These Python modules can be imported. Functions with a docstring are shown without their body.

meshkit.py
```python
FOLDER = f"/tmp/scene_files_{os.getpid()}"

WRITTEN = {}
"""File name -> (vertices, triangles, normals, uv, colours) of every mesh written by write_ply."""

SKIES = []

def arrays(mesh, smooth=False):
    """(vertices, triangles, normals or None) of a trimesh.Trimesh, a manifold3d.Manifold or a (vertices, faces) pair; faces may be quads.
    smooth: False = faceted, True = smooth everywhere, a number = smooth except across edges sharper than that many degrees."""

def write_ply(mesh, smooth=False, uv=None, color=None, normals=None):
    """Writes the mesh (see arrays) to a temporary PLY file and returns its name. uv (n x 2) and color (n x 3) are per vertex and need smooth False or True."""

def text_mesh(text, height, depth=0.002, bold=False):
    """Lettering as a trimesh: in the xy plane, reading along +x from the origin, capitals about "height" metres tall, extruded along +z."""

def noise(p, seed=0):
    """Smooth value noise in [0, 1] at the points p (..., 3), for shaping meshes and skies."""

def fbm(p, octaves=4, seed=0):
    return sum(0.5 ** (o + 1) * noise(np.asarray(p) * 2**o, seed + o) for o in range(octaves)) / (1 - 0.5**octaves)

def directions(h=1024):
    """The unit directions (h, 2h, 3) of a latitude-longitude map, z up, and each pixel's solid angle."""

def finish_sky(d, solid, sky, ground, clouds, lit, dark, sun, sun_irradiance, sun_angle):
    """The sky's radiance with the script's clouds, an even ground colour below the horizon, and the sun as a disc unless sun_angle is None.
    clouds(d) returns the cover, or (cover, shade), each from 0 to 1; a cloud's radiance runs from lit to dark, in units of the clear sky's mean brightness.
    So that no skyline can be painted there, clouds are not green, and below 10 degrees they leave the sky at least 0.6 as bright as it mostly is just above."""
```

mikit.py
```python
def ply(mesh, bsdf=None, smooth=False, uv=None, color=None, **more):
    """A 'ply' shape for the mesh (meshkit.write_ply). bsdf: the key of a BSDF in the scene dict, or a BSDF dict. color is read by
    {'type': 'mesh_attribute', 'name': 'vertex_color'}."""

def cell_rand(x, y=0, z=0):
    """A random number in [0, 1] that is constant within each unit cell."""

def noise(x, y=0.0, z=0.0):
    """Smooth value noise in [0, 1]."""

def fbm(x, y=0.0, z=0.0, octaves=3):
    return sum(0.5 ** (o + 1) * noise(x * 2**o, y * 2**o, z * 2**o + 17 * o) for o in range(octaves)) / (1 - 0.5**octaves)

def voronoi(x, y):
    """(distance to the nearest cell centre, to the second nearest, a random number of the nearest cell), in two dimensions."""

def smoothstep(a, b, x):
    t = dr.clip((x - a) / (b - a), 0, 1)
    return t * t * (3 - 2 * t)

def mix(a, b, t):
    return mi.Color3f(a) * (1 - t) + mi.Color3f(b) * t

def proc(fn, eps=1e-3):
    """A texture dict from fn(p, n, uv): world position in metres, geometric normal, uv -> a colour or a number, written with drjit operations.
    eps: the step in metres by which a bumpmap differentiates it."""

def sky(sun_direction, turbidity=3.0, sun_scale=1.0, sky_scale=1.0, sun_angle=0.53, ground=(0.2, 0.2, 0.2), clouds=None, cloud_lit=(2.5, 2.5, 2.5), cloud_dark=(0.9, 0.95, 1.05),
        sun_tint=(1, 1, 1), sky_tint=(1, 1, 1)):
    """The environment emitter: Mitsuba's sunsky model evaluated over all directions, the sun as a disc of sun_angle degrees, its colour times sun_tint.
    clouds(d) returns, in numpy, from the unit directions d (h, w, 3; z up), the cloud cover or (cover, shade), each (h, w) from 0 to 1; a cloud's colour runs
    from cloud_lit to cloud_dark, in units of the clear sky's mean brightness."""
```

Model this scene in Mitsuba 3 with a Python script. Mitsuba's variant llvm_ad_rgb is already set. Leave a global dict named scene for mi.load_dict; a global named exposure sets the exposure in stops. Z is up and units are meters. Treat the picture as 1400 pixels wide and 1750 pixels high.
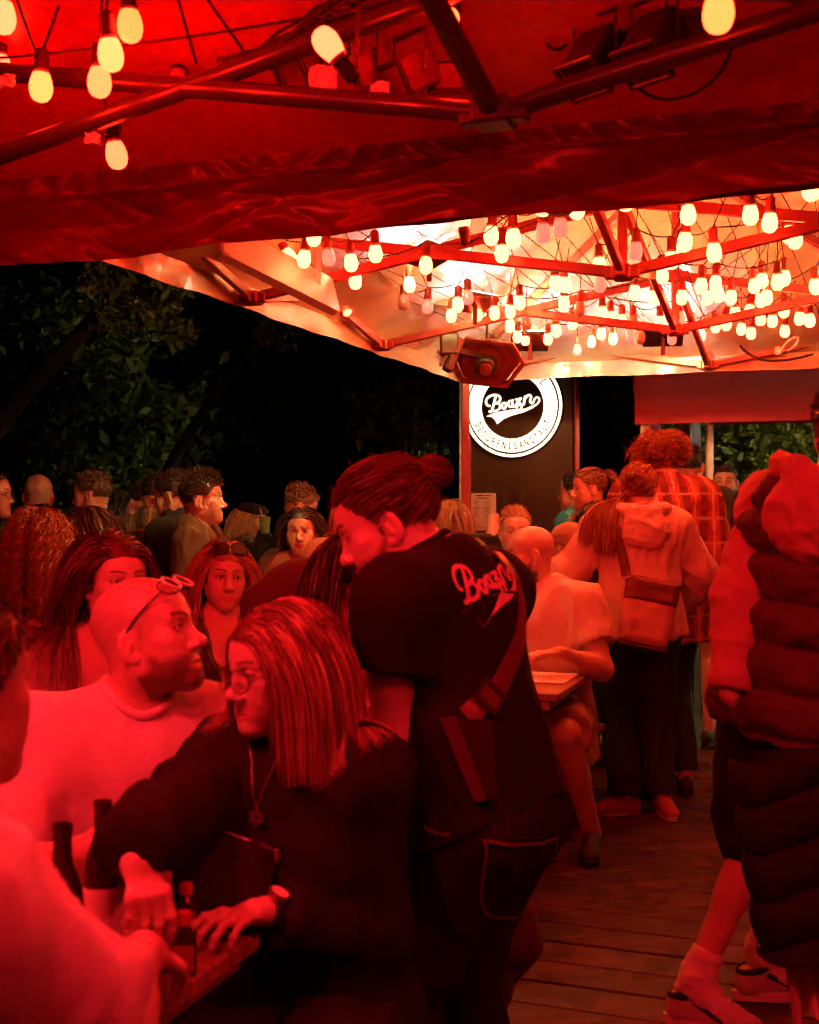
import math, random
import numpy as np, trimesh, shapely, mitsuba as mi, drjit as dr
import shapely.geometry as sg
from shapely import affinity
import mikit, meshkit
from mikit import proc, noise, fbm, mix, smoothstep

# ---------------------------------------------------------------- camera, sky, exposure
F = 2040.0                      # focal length in photo pixels (photo 1400 x 1750)
CAM_Z = 1.45
T = mi.ScalarTransform4f
scene, labels = {}, {}
scene['camera'] = {
    'type': 'thinlens', 'fov': math.degrees(2 * math.atan(700 / F)), 'fov_axis': 'x',
    'aperture_radius': 0.0042, 'focus_distance': 5.4, 'near_clip': 0.05, 'far_clip': 400.0,
    'to_world': T().look_at(origin=[0, 0, CAM_Z], target=[0, 10, CAM_Z], up=[0, 0, 1])}
night = mikit.sky([0.3, -0.5, 0.35], turbidity=3, sun_scale=0.0, sky_scale=0.0016, sky_tint=(0.45, 0.75, 1.3), ground=(0.05, 0.05, 0.05))
night['sampling_weight'] = 1.5
scene['sky'] = night
exposure = 0.0
NEAR_GLOW = (115.0, 0.72, 0.16)   # the red-tinted bulbs over the near tables
FAR_GLOW = (62.0, 2.3, 0.62)     # the bulbs of the pale tent
DULL_GLOW = (1.3, 0.22, 0.16)     # faint glow given to some of the unlit pink bulbs
UNSEEN_FLOOD = (760.0, 360.0, 110.0)
UNSEEN_HEATER = (1450.0, 24.0, 38.0)      # ring glow of the unseen heater lamps over tables and aisle        # unseen warm flood lamps for roof and crowd
SIGN_GLOW = (2.6, 2.0, 1.25)

# ---------------------------------------------------------------- frames
def W(px, py, d):
    """the point at depth d seen at the photo pixel px, py"""
    return np.array([(px - 700) / F * d, d, CAM_Z - (py - 875) / F * d])

def D(u, v, z=0.0):
    """deck frame: u across the tables towards the aisle, v along the aisle"""
    return np.array([.94 * u + .342 * v, -.342 * u + .94 * v, z])

RNG = np.random.default_rng(7)

# ---------------------------------------------------------------- materials
def vc(name, rough, spec=0.5, sheen=0.0, bump=None, bscale=0.0, **kw):
    b = {'type': 'principled', 'base_color': {'type': 'mesh_attribute', 'name': 'vertex_color'}, 'roughness': rough, 'specular': spec, **kw}
    if sheen: b['sheen'] = sheen
    if bump is not None: b = {'type': 'bumpmap', 'tex': proc(bump, 6e-4), 'scale': bscale, 'bsdf': b}
    scene[name] = {'type': 'twosided', 'bsdf': b}

def solid(name, col, rough, spec=0.5, bump=None, bscale=1.0, eps=1e-3, **kw):
    tex = proc(col) if callable(col) else {'type': 'rgb', 'value': list(col)}
    b = {'type': 'principled', 'base_color': tex, 'roughness': rough, 'specular': spec, **kw}
    if bump is not None: b = {'type': 'bumpmap', 'tex': proc(bump, eps), 'scale': bscale, 'bsdf': b}
    scene[name] = {'type': 'twosided', 'bsdf': b}

def cloth_bump(p, n, uv):
    return 0.00045 * (noise(p.x * 500, p.y * 500, p.z * 500) + 1.2 * noise(p.x * 130, p.y * 130, p.z * 130))
vc('skin', 0.40, 0.5, bump=lambda p, n, uv: 0.00016 * noise(p.x * 600, p.y * 600, p.z * 600) + 0.0005 * noise(p.x * 210, p.y * 210, p.z * 210), bscale=1.0)
vc('hair', 0.42, 0.5)
vc('cloth', 0.85, 0.18, sheen=0.08, bump=cloth_bump, bscale=1.0)
vc('gloss', 0.32, 0.5)
vc('matte', 0.7, 0.4)
vc('leaf', 0.45, 0.45)
scene['eye'] = {'type': 'principled', 'base_color': {'type': 'mesh_attribute', 'name': 'vertex_color'}, 'roughness': 0.08, 'specular': 0.6}
def deck_col(p, n, uv):
    g = fbm(p.x * 3 + p.y * 38 - p.x * 12, p.y * 3, p.z * 30, 3)
    s = fbm(p.x * 5, p.y * 5, 3.0, 3)
    return mix((.036, .010, .008), (.095, .028, .021), g) * (0.35 + 1.1 * s) * (0.55 + .45 * smoothstep(.3, .5, fbm(p.x * 14, p.y * 14, 9.0, 2)))
solid('deckwood', deck_col, 0.55, 0.4, bump=lambda p, n, uv: 0.004 * fbm(p.x * 30 + p.y * 90, p.y * 25, p.z * 30, 2))
def table_col(p, n, uv):
    g = fbm(p.x * 9, p.y * 55 + p.x * 20, 2.0, 3)
    return mix((.18, .09, .05), (.42, .25, .15), g) * (0.7 + 0.5 * noise(p.x * 7, p.y * 7, 1.0))
solid('tablewood', table_col, 0.38, 0.5, bump=lambda p, n, uv: 0.003 * fbm(p.x * 12, p.y * 70 + p.x * 24, p.z * 40, 2))
solid('darkwood', lambda p, n, uv: mix((.025, .02, .018), (.06, .045, .035), fbm(p.x * 8, p.y * 8, p.z * 40, 3)), 0.6, 0.4)
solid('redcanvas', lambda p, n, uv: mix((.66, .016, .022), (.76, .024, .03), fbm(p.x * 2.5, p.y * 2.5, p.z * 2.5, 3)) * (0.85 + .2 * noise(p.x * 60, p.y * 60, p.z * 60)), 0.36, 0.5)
solid('shadedcanvas', lambda p, n, uv: mix((.11, .004, .006), (.17, .006, .008), fbm(p.x * 2.5, p.y * 2.5, p.z * 2.5, 3)) * (0.85 + .2 * noise(p.x * 60, p.y * 60, p.z * 60)), 0.30, 0.6)  # darker copy of the red canvas, the valance's shade put into its colour
scene['pinkcanvas'] = {'type': 'principledthin', 'base_color': {'type': 'rgb', 'value': [.80, .06, .085]}, 'roughness': .6, 'diff_trans': 0.9, 'spec_trans': 0.0}
solid('palecanvas', lambda p, n, uv: mix((.60, .38, .24), (.82, .56, .37), smoothstep(.25, .7, fbm(p.x * 4, p.y * 4, p.z * 4, 4))), 0.22, 0.5,
      bump=lambda p, n, uv: 0.012 * fbm(p.x * 9, p.y * 9, p.z * 9, 3), bscale=1.0, eps=4e-3)
solid('framemetal', lambda p, n, uv: mix((.20, .022, .024), (.32, .040, .042), fbm(p.x * 9, p.y * 9, p.z * 9, 2)), 0.33, 0.5)
solid('darkmetal', (.030, .022, .024), 0.3, 0.6)
solid('whitemetal', (.72, .70, .68), 0.4, 0.5)
solid('blackplastic', (.012, .012, .013), 0.45, 0.5)
solid('cable', (.02, .016, .016), 0.5, 0.4)
solid('redsocket', (.16, .02, .02), 0.45, 0.4)
solid('leather', lambda p, n, uv: mix((.16, .022, .02), (.26, .04, .035), fbm(p.x * 12, p.y * 12, p.z * 12, 3)), 0.26, 0.55,
      bump=lambda p, n, uv: 0.006 * fbm(p.x * 26, p.y * 26, p.z * 26, 3))
solid('kiosk', lambda p, n, uv: mix((.020, .011, .007), (.075, .036, .019), fbm(p.x * 7, p.y * 3, p.z * 1.6, 4)), 0.30, 0.5)
solid('paper', lambda p, n, uv: mix((.72, .62, .56), (.8, .7, .63), noise(p.x * 30, p.y * 30, p.z * 30)), 0.8, 0.2)
solid('ink', (.05, .02, .02), 0.8, 0.1)
solid('groundmat', lambda p, n, uv: mix((.035, .033, .03), (.075, .068, .06), fbm(p.x * 3, p.y * 3, 0, 4)), 0.9, 0.2)
solid('bark', lambda p, n, uv: mix((.006, .005, .004), (.018, .014, .011), fbm(p.x * 14, p.y * 14, p.z * 4, 3)), 0.9, 0.2)
solid('lampgreen', (.03, .045, .035), 0.4, 0.5)
solid('signgreen', (.02, .05, .035), 0.5, 0.4)
solid('signwhite', (.75, .72, .65), 0.5, 0.3)
scene['bottleglass'] = {'type': 'dielectric', 'int_ior': 1.5}
solid('brownglass', (.03, .008, .003), 0.08, 0.6)
scene['clear'] = {'type': 'thindielectric', 'int_ior': 1.45}
solid('frosted', (.75, .68, .6), 0.25, 0.5, spec_trans=0.0)
solid('gold', (.75, .55, .3), 0.25, 0.5, metallic=0.9)
solid('bulbglass', (.55, .33, .28), 0.15, 0.5)

# ---------------------------------------------------------------- scene bookkeeping
_count = {}
def key_for(name, parent=None):
    base = f'{parent}__{name}' if parent else name
    n = _count.get(base, -1) + 1
    _count[base] = n
    return base if n == 0 else f'{base}_{n:03d}'

def tag(key, label=None, cat=None, group=None, kind=None):
    d = {k: v for k, v in (('label', label), ('category', cat), ('group', group), ('kind', kind)) if v}
    if d: labels[key] = d

def colored(mesh, col):
    """per vertex colour array from a colour or an array"""
    c = np.asarray(col, float)
    return np.broadcast_to(c, (len(mesh.vertices), 3)) if c.ndim == 1 else c

VC = ('skin', 'hair', 'cloth', 'gloss', 'matte', 'eye', 'leaf')
def put(name, mesh, mat, parent=None, label=None, cat=None, group=None, kind=None, smooth=False, color=None, key=None, **more):
    key = key or key_for(name, parent)
    if mat in VC or color is not None:
        scene[key] = mikit.ply(mesh, mat, smooth=bool(smooth), color=colored(mesh, color), **more)
    else:
        scene[key] = mikit.ply(mesh, mat, smooth=smooth, **more)
    tag(key, label, cat, group, kind)
    return key

def thing(name, label, cat, group=None, kind=None):
    key = key_for(name); tag(key, label, cat, group, kind); return key

def again(name, src, m, parent=None, **kw):
    """another entry that shares a ply dict, at another place"""
    key = key_for(name, parent)
    scene[key] = {**src, 'to_world': T(np.asarray(m).tolist())}
    tag(key, **kw)
    return key

# ---------------------------------------------------------------- mesh helpers
def cat(ms):
    ms = [m for m in ms if m is not None and len(m.faces)]
    v, f, o = [], [], 0
    for m in ms:
        v.append(np.asarray(m.vertices)); f.append(np.asarray(m.faces) + o); o += len(m.vertices)
    return trimesh.Trimesh(np.vstack(v), np.vstack(f), process=False)

def frame(z, up=(0, 0, 1)):
    z = np.asarray(z, float); z = z / np.linalg.norm(z)
    x = np.cross(up, z)
    if np.linalg.norm(x) < 1e-4: x = np.cross((1, 0, 0), z)
    x /= np.linalg.norm(x)
    m = np.eye(4); m[:3, 0] = x; m[:3, 1] = np.cross(z, x); m[:3, 2] = z
    return m

def box(size, at=(0, 0, 0), rot=None):
    m = trimesh.creation.box(size)
    v = m.vertices
    if rot is not None: v = v @ np.asarray(rot)[:3, :3].T
    return trimesh.Trimesh(v + np.asarray(at), m.faces, process=False)

def cbox(size, c=0.004, at=(0, 0, 0), rot=None):
    """box with chamfered edges"""
    sx, sy, sz = np.asarray(size) / 2
    pts = []
    for x in (-1, 1):
        for y in (-1, 1):
            for z in (-1, 1):
                pts += [(x * (sx - c), y * (sy - c), z * sz), (x * (sx - c), y * sy, z * (sz - c)), (x * sx, y * (sy - c), z * (sz - c))]
    m = trimesh.convex.convex_hull(np.array(pts))
    v = np.asarray(m.vertices)
    if rot is not None: v = v @ np.asarray(rot)[:3, :3].T
    return trimesh.Trimesh(v + np.asarray(at), m.faces, process=False)

def bar(a, b, w, h=None, c=0.0):
    a, b = np.asarray(a, float), np.asarray(b, float)
    L = np.linalg.norm(b - a)
    s = (w, h or w, L)
    return (cbox(s, c) if c else box(s)).apply_transform(place(frame(b - a), (a + b) / 2))

def place(rot, at):
    m = np.array(rot, float); m = m if m.shape == (4, 4) else np.block([[m, np.zeros((3, 1))], [np.zeros((1, 3)), 1]])
    m = m.copy(); m[:3, 3] = at
    return m

def tube(pts, r, sides=6, closed=False, caps=True):
    p = np.asarray(pts, float)
    n = len(p)
    r = np.broadcast_to(np.asarray(r, float), (n,))
    t = np.gradient(p, axis=0); t /= np.linalg.norm(t, axis=1, keepdims=True) + 1e-12
    a = np.cross(t[0], (0, 0, 1) if abs(t[0][2]) < .9 else (1, 0, 0)); a /= np.linalg.norm(a)
    A = np.zeros_like(p)
    for i in range(n):
        a = a - t[i] * (a @ t[i]); a /= np.linalg.norm(a) + 1e-12; A[i] = a
    B = np.cross(t, A)
    th = np.arange(sides) * 2 * np.pi / sides
    v = (p[:, None] + r[:, None, None] * (np.cos(th)[None, :, None] * A[:, None] + np.sin(th)[None, :, None] * B[:, None])).reshape(-1, 3)
    i, j = np.meshgrid(np.arange(n - 1), np.arange(sides), indexing='ij')
    q = np.stack([i * sides + j, i * sides + (j + 1) % sides, (i + 1) * sides + (j + 1) % sides, (i + 1) * sides + j], -1).reshape(-1, 4)
    f = np.vstack([q[:, [0, 1, 2]], q[:, [0, 2, 3]]])
    if caps:
        k = np.arange(1, sides - 1)
        f = np.vstack([f, np.stack([0 * k, k + 1, k], 1), np.stack([0 * k, k, k + 1], 1) + (n - 1) * sides])
    return trimesh.Trimesh(v, f, process=False)

def lathe(prof, sides=20):
    prof = np.asarray(prof, float)
    m = trimesh.creation.revolve(prof, sections=sides)
    return trimesh.Trimesh(m.vertices, m.faces, process=False)

def bez(*p, n=12):
    """points of the Bezier curve through control points p"""
    p = np.asarray(p, float); t = np.linspace(0, 1, n)[:, None]; k = len(p) - 1
    return sum(math.comb(k, i) * (1 - t) ** (k - i) * t ** i * p[i] for i in range(k + 1))

def spline(p, n=40):
    """Catmull-Rom through the points"""
    from scipy.interpolate import CubicSpline
    p = np.asarray(p, float); s = np.r_[0, np.cumsum(np.linalg.norm(np.diff(p, axis=0), axis=1))]
    return CubicSpline(s, p)(np.linspace(0, s[-1], n))

def sheet(fn, nu, nv):
    """grid mesh of fn(U, V) -> (..., 3) on the unit square"""
    U, V = np.meshgrid(np.linspace(0, 1, nu), np.linspace(0, 1, nv), indexing='ij')
    v = fn(U, V).reshape(-1, 3)
    i, j = np.meshgrid(np.arange(nu - 1), np.arange(nv - 1), indexing='ij')
    q = np.stack([i * nv + j, (i + 1) * nv + j, (i + 1) * nv + j + 1, i * nv + j + 1], -1).reshape(-1, 4)
    return trimesh.Trimesh(v, np.vstack([q[:, [0, 1, 2]], q[:, [0, 2, 3]]]), process=False)

def extrude(poly, depth):
    return cat([trimesh.creation.extrude_polygon(g, depth, engine='earcut') for g in getattr(poly, 'geoms', [poly]) if g.area > 1e-9])

def upright(at, facing=(0, -1), tilt=0.0):
    """frame of a flat thing standing upright: x to the right for one who looks at it, y up, z towards the viewer"""
    f = np.array([facing[0], facing[1], 0.0]); f /= np.linalg.norm(f)
    m = np.eye(4); m[:3, 2] = f; m[:3, 1] = (0, 0, 1); m[:3, 0] = np.cross((0, 0, 1), f)
    m[:3, 3] = at
    return m
# ================================================================ ground and deck
put('ground', sheet(lambda U, V: np.stack([U * 160 - 80, V * 160 - 30, U * 0 - .17 + .02 * (meshkit.noise(np.stack([U * 60, V * 60, U * 0], -1)) - .5)], -1), 120, 120), 'groundmat', kind='structure')
ROT_D = np.array([[.94, .342, 0], [-.342, .94, 0], [0, 0, 1.0]])
put('deck', box((6.4, 9.4, .10), D(.6, 3.0, -.105), ROT_D), 'darkwood', kind='structure')
for i in range(50):
    v = -1.2 + .175 * i
    rr = np.random.default_rng(100 + i)
    m = cbox((6.4, .165, .032), .004, D(.6, v + rr.normal(0, .0012), -.018 + rr.normal(0, .0012)), ROT_D)
    put('plank', m, 'deckwood', parent='deck')

# ---------------------------------------------------------------- low upholstered wall along the left side of the deck
WU = -2.52
t = thing('padded_wall', 'low wall padded with dark red leather along the left edge of the deck', 'wall')
put('board', box((.05, 7.2, 1.14), D(WU - .12, 3.6, .42), ROT_D), 'darkwood', t)
def cushion(v0, v1, z0, z1, thick, seed, n=26):
    """a padded leather panel: pillow shaped, with pulled seams"""
    def fn(U, V):
        z = z0 + (z1 - z0) * V
        edge = np.minimum(np.minimum(U, 1 - U) * (v1 - v0), np.minimum(V, 1 - V) * (z1 - z0))
        puff = thick * (1 - np.exp(-edge / .05))
        q = np.stack([U * 9 + seed, V * 5, U * 0 + seed], -1)
        puff = puff + .020 * (meshkit.fbm(q, 3, seed) - .5) * np.minimum(1, edge / .03) + .012 * np.maximum(0, np.sin(U * 30 + 5 * meshkit.noise(q) + seed)) * np.exp(-edge / .06) * np.minimum(1, edge / .01)
        vv = v0 + (v1 - v0) * U
        uu = WU - .1 + puff
        return np.stack([.94 * uu + .342 * vv, -.342 * uu + .94 * vv, z], -1)
    return sheet(fn, n * 2, n)
for i, (v0, v1) in enumerate(((.3, 1.2), (1.2, 2.1), (2.1, 3.0), (3.0, 3.9), (3.9, 4.8), (4.8, 5.7), (5.7, 6.6))):
    put('cushion', cushion(v0 + .005, v1 - .005, .46, .985, .085, i), 'leather', t, smooth=True)
    put('cap', cat([cbox((.20, .88, .055), .02, D(WU - .06, (v0 + v1) / 2, .995), ROT_D)]), 'leather', t, smooth=40)

# ---------------------------------------------------------------- benches and tables, set across the deck
def bench(u0, u1, v, label, back=False):
    t = thing('bench', label, 'bench')
    for k in range(2):
        put('seat_board', cbox((u1 - u0, .14, .034), .005, D((u0 + u1) / 2, v - .075 + .15 * k, .435), ROT_D), 'tablewood', t)
    for u in (u0 + .15, u1 - .15):
        put('leg', cat([bar(D(u, v - .11, 0), D(u, v - .11, .42), .03), bar(D(u, v + .11, 0), D(u, v + .11, .42), .03), bar(D(u, v - .11, .40), D(u, v + .11, .40), .028)]), 'darkmetal', t)
    if back:
        put('backrest', cbox((u1 - u0, .05, .52), .02, D((u0 + u1) / 2, v + .2, .70), ROT_D), 'leather', t, smooth=40)
    return t
def table(u0, u1, v0, v1, label, zt=.75):
    t = thing('table', label, 'table')
    n = 4; w = (v1 - v0) / n
    for k in range(n):
        put('board', cbox((u1 - u0, w - .004, .030), .004, D((u0 + u1) / 2, v0 + w * (k + .5), zt - .015), ROT_D), 'tablewood', t)
    put('end_batten', cbox((.05, v1 - v0 - .02, .035), .004, D(u1 - .06, (v0 + v1) / 2, zt - .0495), ROT_D), 'tablewood', t)
    for u in (u0 + .3, u1 - .3):
        put('leg', cat([bar(D(u, v0 + .06, 0), D(u, v0 + .2, zt - .07), .035), bar(D(u, v1 - .06, 0), D(u, v1 - .2, zt - .07), .035), bar(D(u, v0 + .1, .2), D(u, v1 - .1, .2), .03), bar(D(u, v0 + .08, zt - .085), D(u, v1 - .08, zt - .085), .03)]), 'darkmetal', t)
    return t
table(-2.38, -.915, 1.16, 1.79, 'worn wooden beer table in the foreground with small bottles near its corner')
bench(-2.38, -1.05, .86, 'wooden bench under the person in the pale shirt at the lower left')
bench(-2.38, -.80, 2.10, 'wooden bench under the woman in glasses and the bald man in the pale T-shirt')
bench(-2.38, -1.02, 2.62, 'bench end with worn edge behind the woman in glasses')
table(-2.38, -1.05, 3.02, 3.62, 'wooden table hidden behind the man with the bun')
bench(-2.38, -1.10, 3.90, 'bench under the blonde woman with sunglasses on her head')
table(-2.38, -1.03, 4.50, 5.10, 'wooden table in front of the bald bearded man, with a paper on its corner')
bench(-2.38, -1.05, 5.46, 'bench on the far side of the table with the paper')
bench(-2.38, -1.10, 4.22, 'bench on the near side of the table with the paper')
put('menu', cbox((.21, .30, .006), .001, D(-1.17, 4.9, .755), ROT_D), 'paper', label='pale menu card lying on the table corner by the bald bearded man', cat='menu card')

# ================================================================ the pale tent
US, VS, LO, HI = (-2.30, -.77, .76), (3.36, 4.42, 5.90, 7.38), 2.335, 2.60
EAVE0, EAVE1 = 2.298, 2.395
tent = thing('pale_tent', 'pale pop-up tent over the far tables, its lattice hung full of bulbs', 'tent')
def roof_panel(corners, n, seed, key, sag=.05):
    a, b, c, d = [np.asarray(x, float) for x in corners]
    nrm = np.cross(b - a, d - a); nrm /= np.linalg.norm(nrm)
    def fn(U, V):
        P = (a[None, None] * ((1 - U) * (1 - V))[..., None] + b * (U * (1 - V))[..., None] + c * (U * V)[..., None] + d * ((1 - U) * V)[..., None])
        e = np.minimum(1, 4 * np.minimum(np.minimum(U, 1 - U), np.minimum(V, 1 - V))) ** 1.5
        w = sag * np.sin(np.pi * U) * np.sin(np.pi * V) + .035 * e * (meshkit.fbm(P * 2.2, 3, seed) - .5) + .012 * e * np.sin(9 * (P @ np.array([1, .4, 1.0])) + 6 * meshkit.noise(P * 1.5, seed))
        return P - nrm * np.sign(nrm[2]) * w[..., None]
    return sheet(fn, n, n)
u0, u1, v0, v1 = US[0] - .05, US[2] + .05, VS[0] - .05, VS[3] + .04
ZR = 3.22
ca, cb, cc, cd = D(u0, v0, EAVE1), D(u1, v0, EAVE1), D(u1, v1, EAVE1), D(u0, v1, EAVE1)
ra, rb = D(US[1], VS[1], ZR), D(US[1], VS[2], ZR)
for seed, q in enumerate(((ca, cd, rb, ra), (cb, cc, rb, ra), (cd, cc, rb, rb), (ca, cb, ra, ra))):
    put('roof_panel', roof_panel(q, 44, seed + 3, ''), 'palecanvas', tent, smooth=True)
for a, b in ((ca, cb), (cb, cc), (cc, cd), (cd, ca)):
    def strip(U, V, a=a, b=b):
        P = a * (1 - U)[..., None] + b * U[..., None]
        P[..., 2] -= V * (EAVE1 - EAVE0) * (1 + .03 * np.sin(U * 23))
        n = np.cross(b - a, (0, 0, 1)); n /= np.linalg.norm(n)
        return P + n * (.008 * np.sin(U * 60) * V)[..., None] - n * .004
    put('hem', sheet(strip, 90, 5), 'palecanvas', tent, smooth=True)
def bars(t, pairs, w=.028, h=.040, mat='framemetal', name='lattice_bar', tubes=False):
    for a, b in pairs:
        a, b = np.asarray(a), np.asarray(b)
        e = (b - a) / np.linalg.norm(b - a)
        if tubes: put(name, tube([a + e * .03, b - e * .03], .024, 12), mat, t, smooth=40)
        else: put(name, bar(a + e * .03, b - e * .03, w, h, .004), mat, t)
def scissor(a, b, lo, hi):
    return [(np.r_[a[:2], lo], np.r_[b[:2], hi]), (np.r_[a[:2], hi], np.r_[b[:2], lo])]
prs = []
for i in range(3):
    for j in range(4):
        P = D(US[i], VS[j])
        if i < 2: prs += scissor(P, D(US[i + 1], VS[j]), LO, HI)
        if j < 3: prs += scissor(P, D(US[i], VS[j + 1]), LO, HI)
        for z in (LO, HI):
            put('hub', cat([cbox((.075, .075, .055), .008, P + (0, 0, z), ROT_D), cbox((.13, .036, .04), .004, P + (0, 0, z), ROT_D), cbox((.036, .13, .04), .004, P + (0, 0, z), ROT_D)]), 'framemetal', tent)
        if i in (0, 2) and j == 3:
            put('leg', bar(P + (0, 0, -.15), P + (0, 0, 2.42), .05, .05, .006), 'framemetal', tent)
        elif i == 1:
            put('king_post', bar(P + (0, 0, LO - .03), P + (0, 0, ZR - .02 if j in (1, 2) else HI + .1), .034, .034, .004), 'framemetal', tent)
bars(tent, prs)
for a, b in ((ca, ra), (cb, ra), (cc, rb), (cd, rb), (ra, rb)):
    put('roof_rail', bar(a - (0, 0, .03), b - (0, 0, .05), .028, .036), 'framemetal', tent)

# ---------------------------------------------------------------- white panel heater and hanging heater of the pale tent
t = thing('panel_heater', 'long white panel heater hung slanting under the left side of the pale tent roof', 'heater')
c = W(480, 462, 4.55)
ax = W(572, 512, 4.75) - W(388, 418, 4.35); ax /= np.linalg.norm(ax)
m = np.eye(4); m[:3, 0] = ax; zz = np.cross(ax, np.array([.1, .75, .65])); zz /= np.linalg.norm(zz); m[:3, 1] = np.cross(zz, ax); m[:3, 2] = zz
slab = extrude(sg.box(-.27, -.075, .27, .075).buffer(.015).buffer(-.0), .035)
slab.apply_translation((0, 0, -.0175)); slab.apply_transform(place(m[:3, :3], c))
put('panel', slab, 'whitemetal', t)
put('end_cap', cbox((.05, .185, .05), .008, c - ax * .30, m[:3, :3]), 'whitemetal', t)
put('bracket', cat([bar(c - ax * .2, c - ax * .2 + np.array([0, .02, .22]), .02), bar(c + ax * .2, c + ax * .2 + np.array([0, .02, .2]), .02)]), 'whitemetal', t)

t = thing('hanging_heater', 'six-sided heater lamp with wire guard hanging in front of the round lit sign', 'heater lamp')
hc = W(832, 618, 6.7)
zax = np.array([-.10, -.86, -.50]); zax /= np.linalg.norm(zax)
fm = frame(zax, (.12, 0, 1))
hexa = sg.Polygon([(.21 * math.cos(a), .165 * math.sin(a)) for a in np.radians([8, 52, 128, 172, 232, 308])])
rim = extrude(hexa.buffer(.006).difference(hexa.buffer(-.012)), .03)
put('guard_rim', rim.copy().apply_transform(place(fm[:3, :3], hc)), 'redsocket', t)
wires = []
for a in np.radians(np.arange(0, 360, 4)):
    dirv = np.array([math.cos(a), math.sin(a)])
    far_ = sg.LineString([(0, 0), tuple(dirv * .5)]).intersection(hexa.buffer(-.006))
    e = np.array(far_.coords[-1])
    wires.append(bar(np.r_[dirv * .11, .035], np.r_[e, .012], .0018))
put('wire_guard', cat(wires).apply_transform(place(fm[:3, :3], hc)), 'redsocket', t)
put('back_plate', extrude(hexa.buffer(-.02), .004).apply_translation((0, 0, -.015)).apply_transform(place(fm[:3, :3], hc)), 'redsocket', t)
put('reflector', lathe([(.035, -.05), (.06, -.03), (.10, 0), (.135, .022), (.14, .022), (.10, -.006)], 32).apply_transform(place(fm[:3, :3], hc)), 'redsocket', t, smooth=40)
put('burner', lathe([(.0, .10), (.045, .10), (.058, .085), (.058, .03), (.045, .0), (0, 0)], 28).apply_transform(place(fm[:3, :3], hc)), 'blackplastic', t, smooth=30)
put('glow_plate', lathe([(0, .128), (.026, .128), (.034, .126), (.037, .105), (.037, .10), (0, .1)], 24).apply_transform(place(fm[:3, :3], hc)), 'redsocket', t, smooth=30)
hub2 = D(US[0], VS[2], LO)
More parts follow.
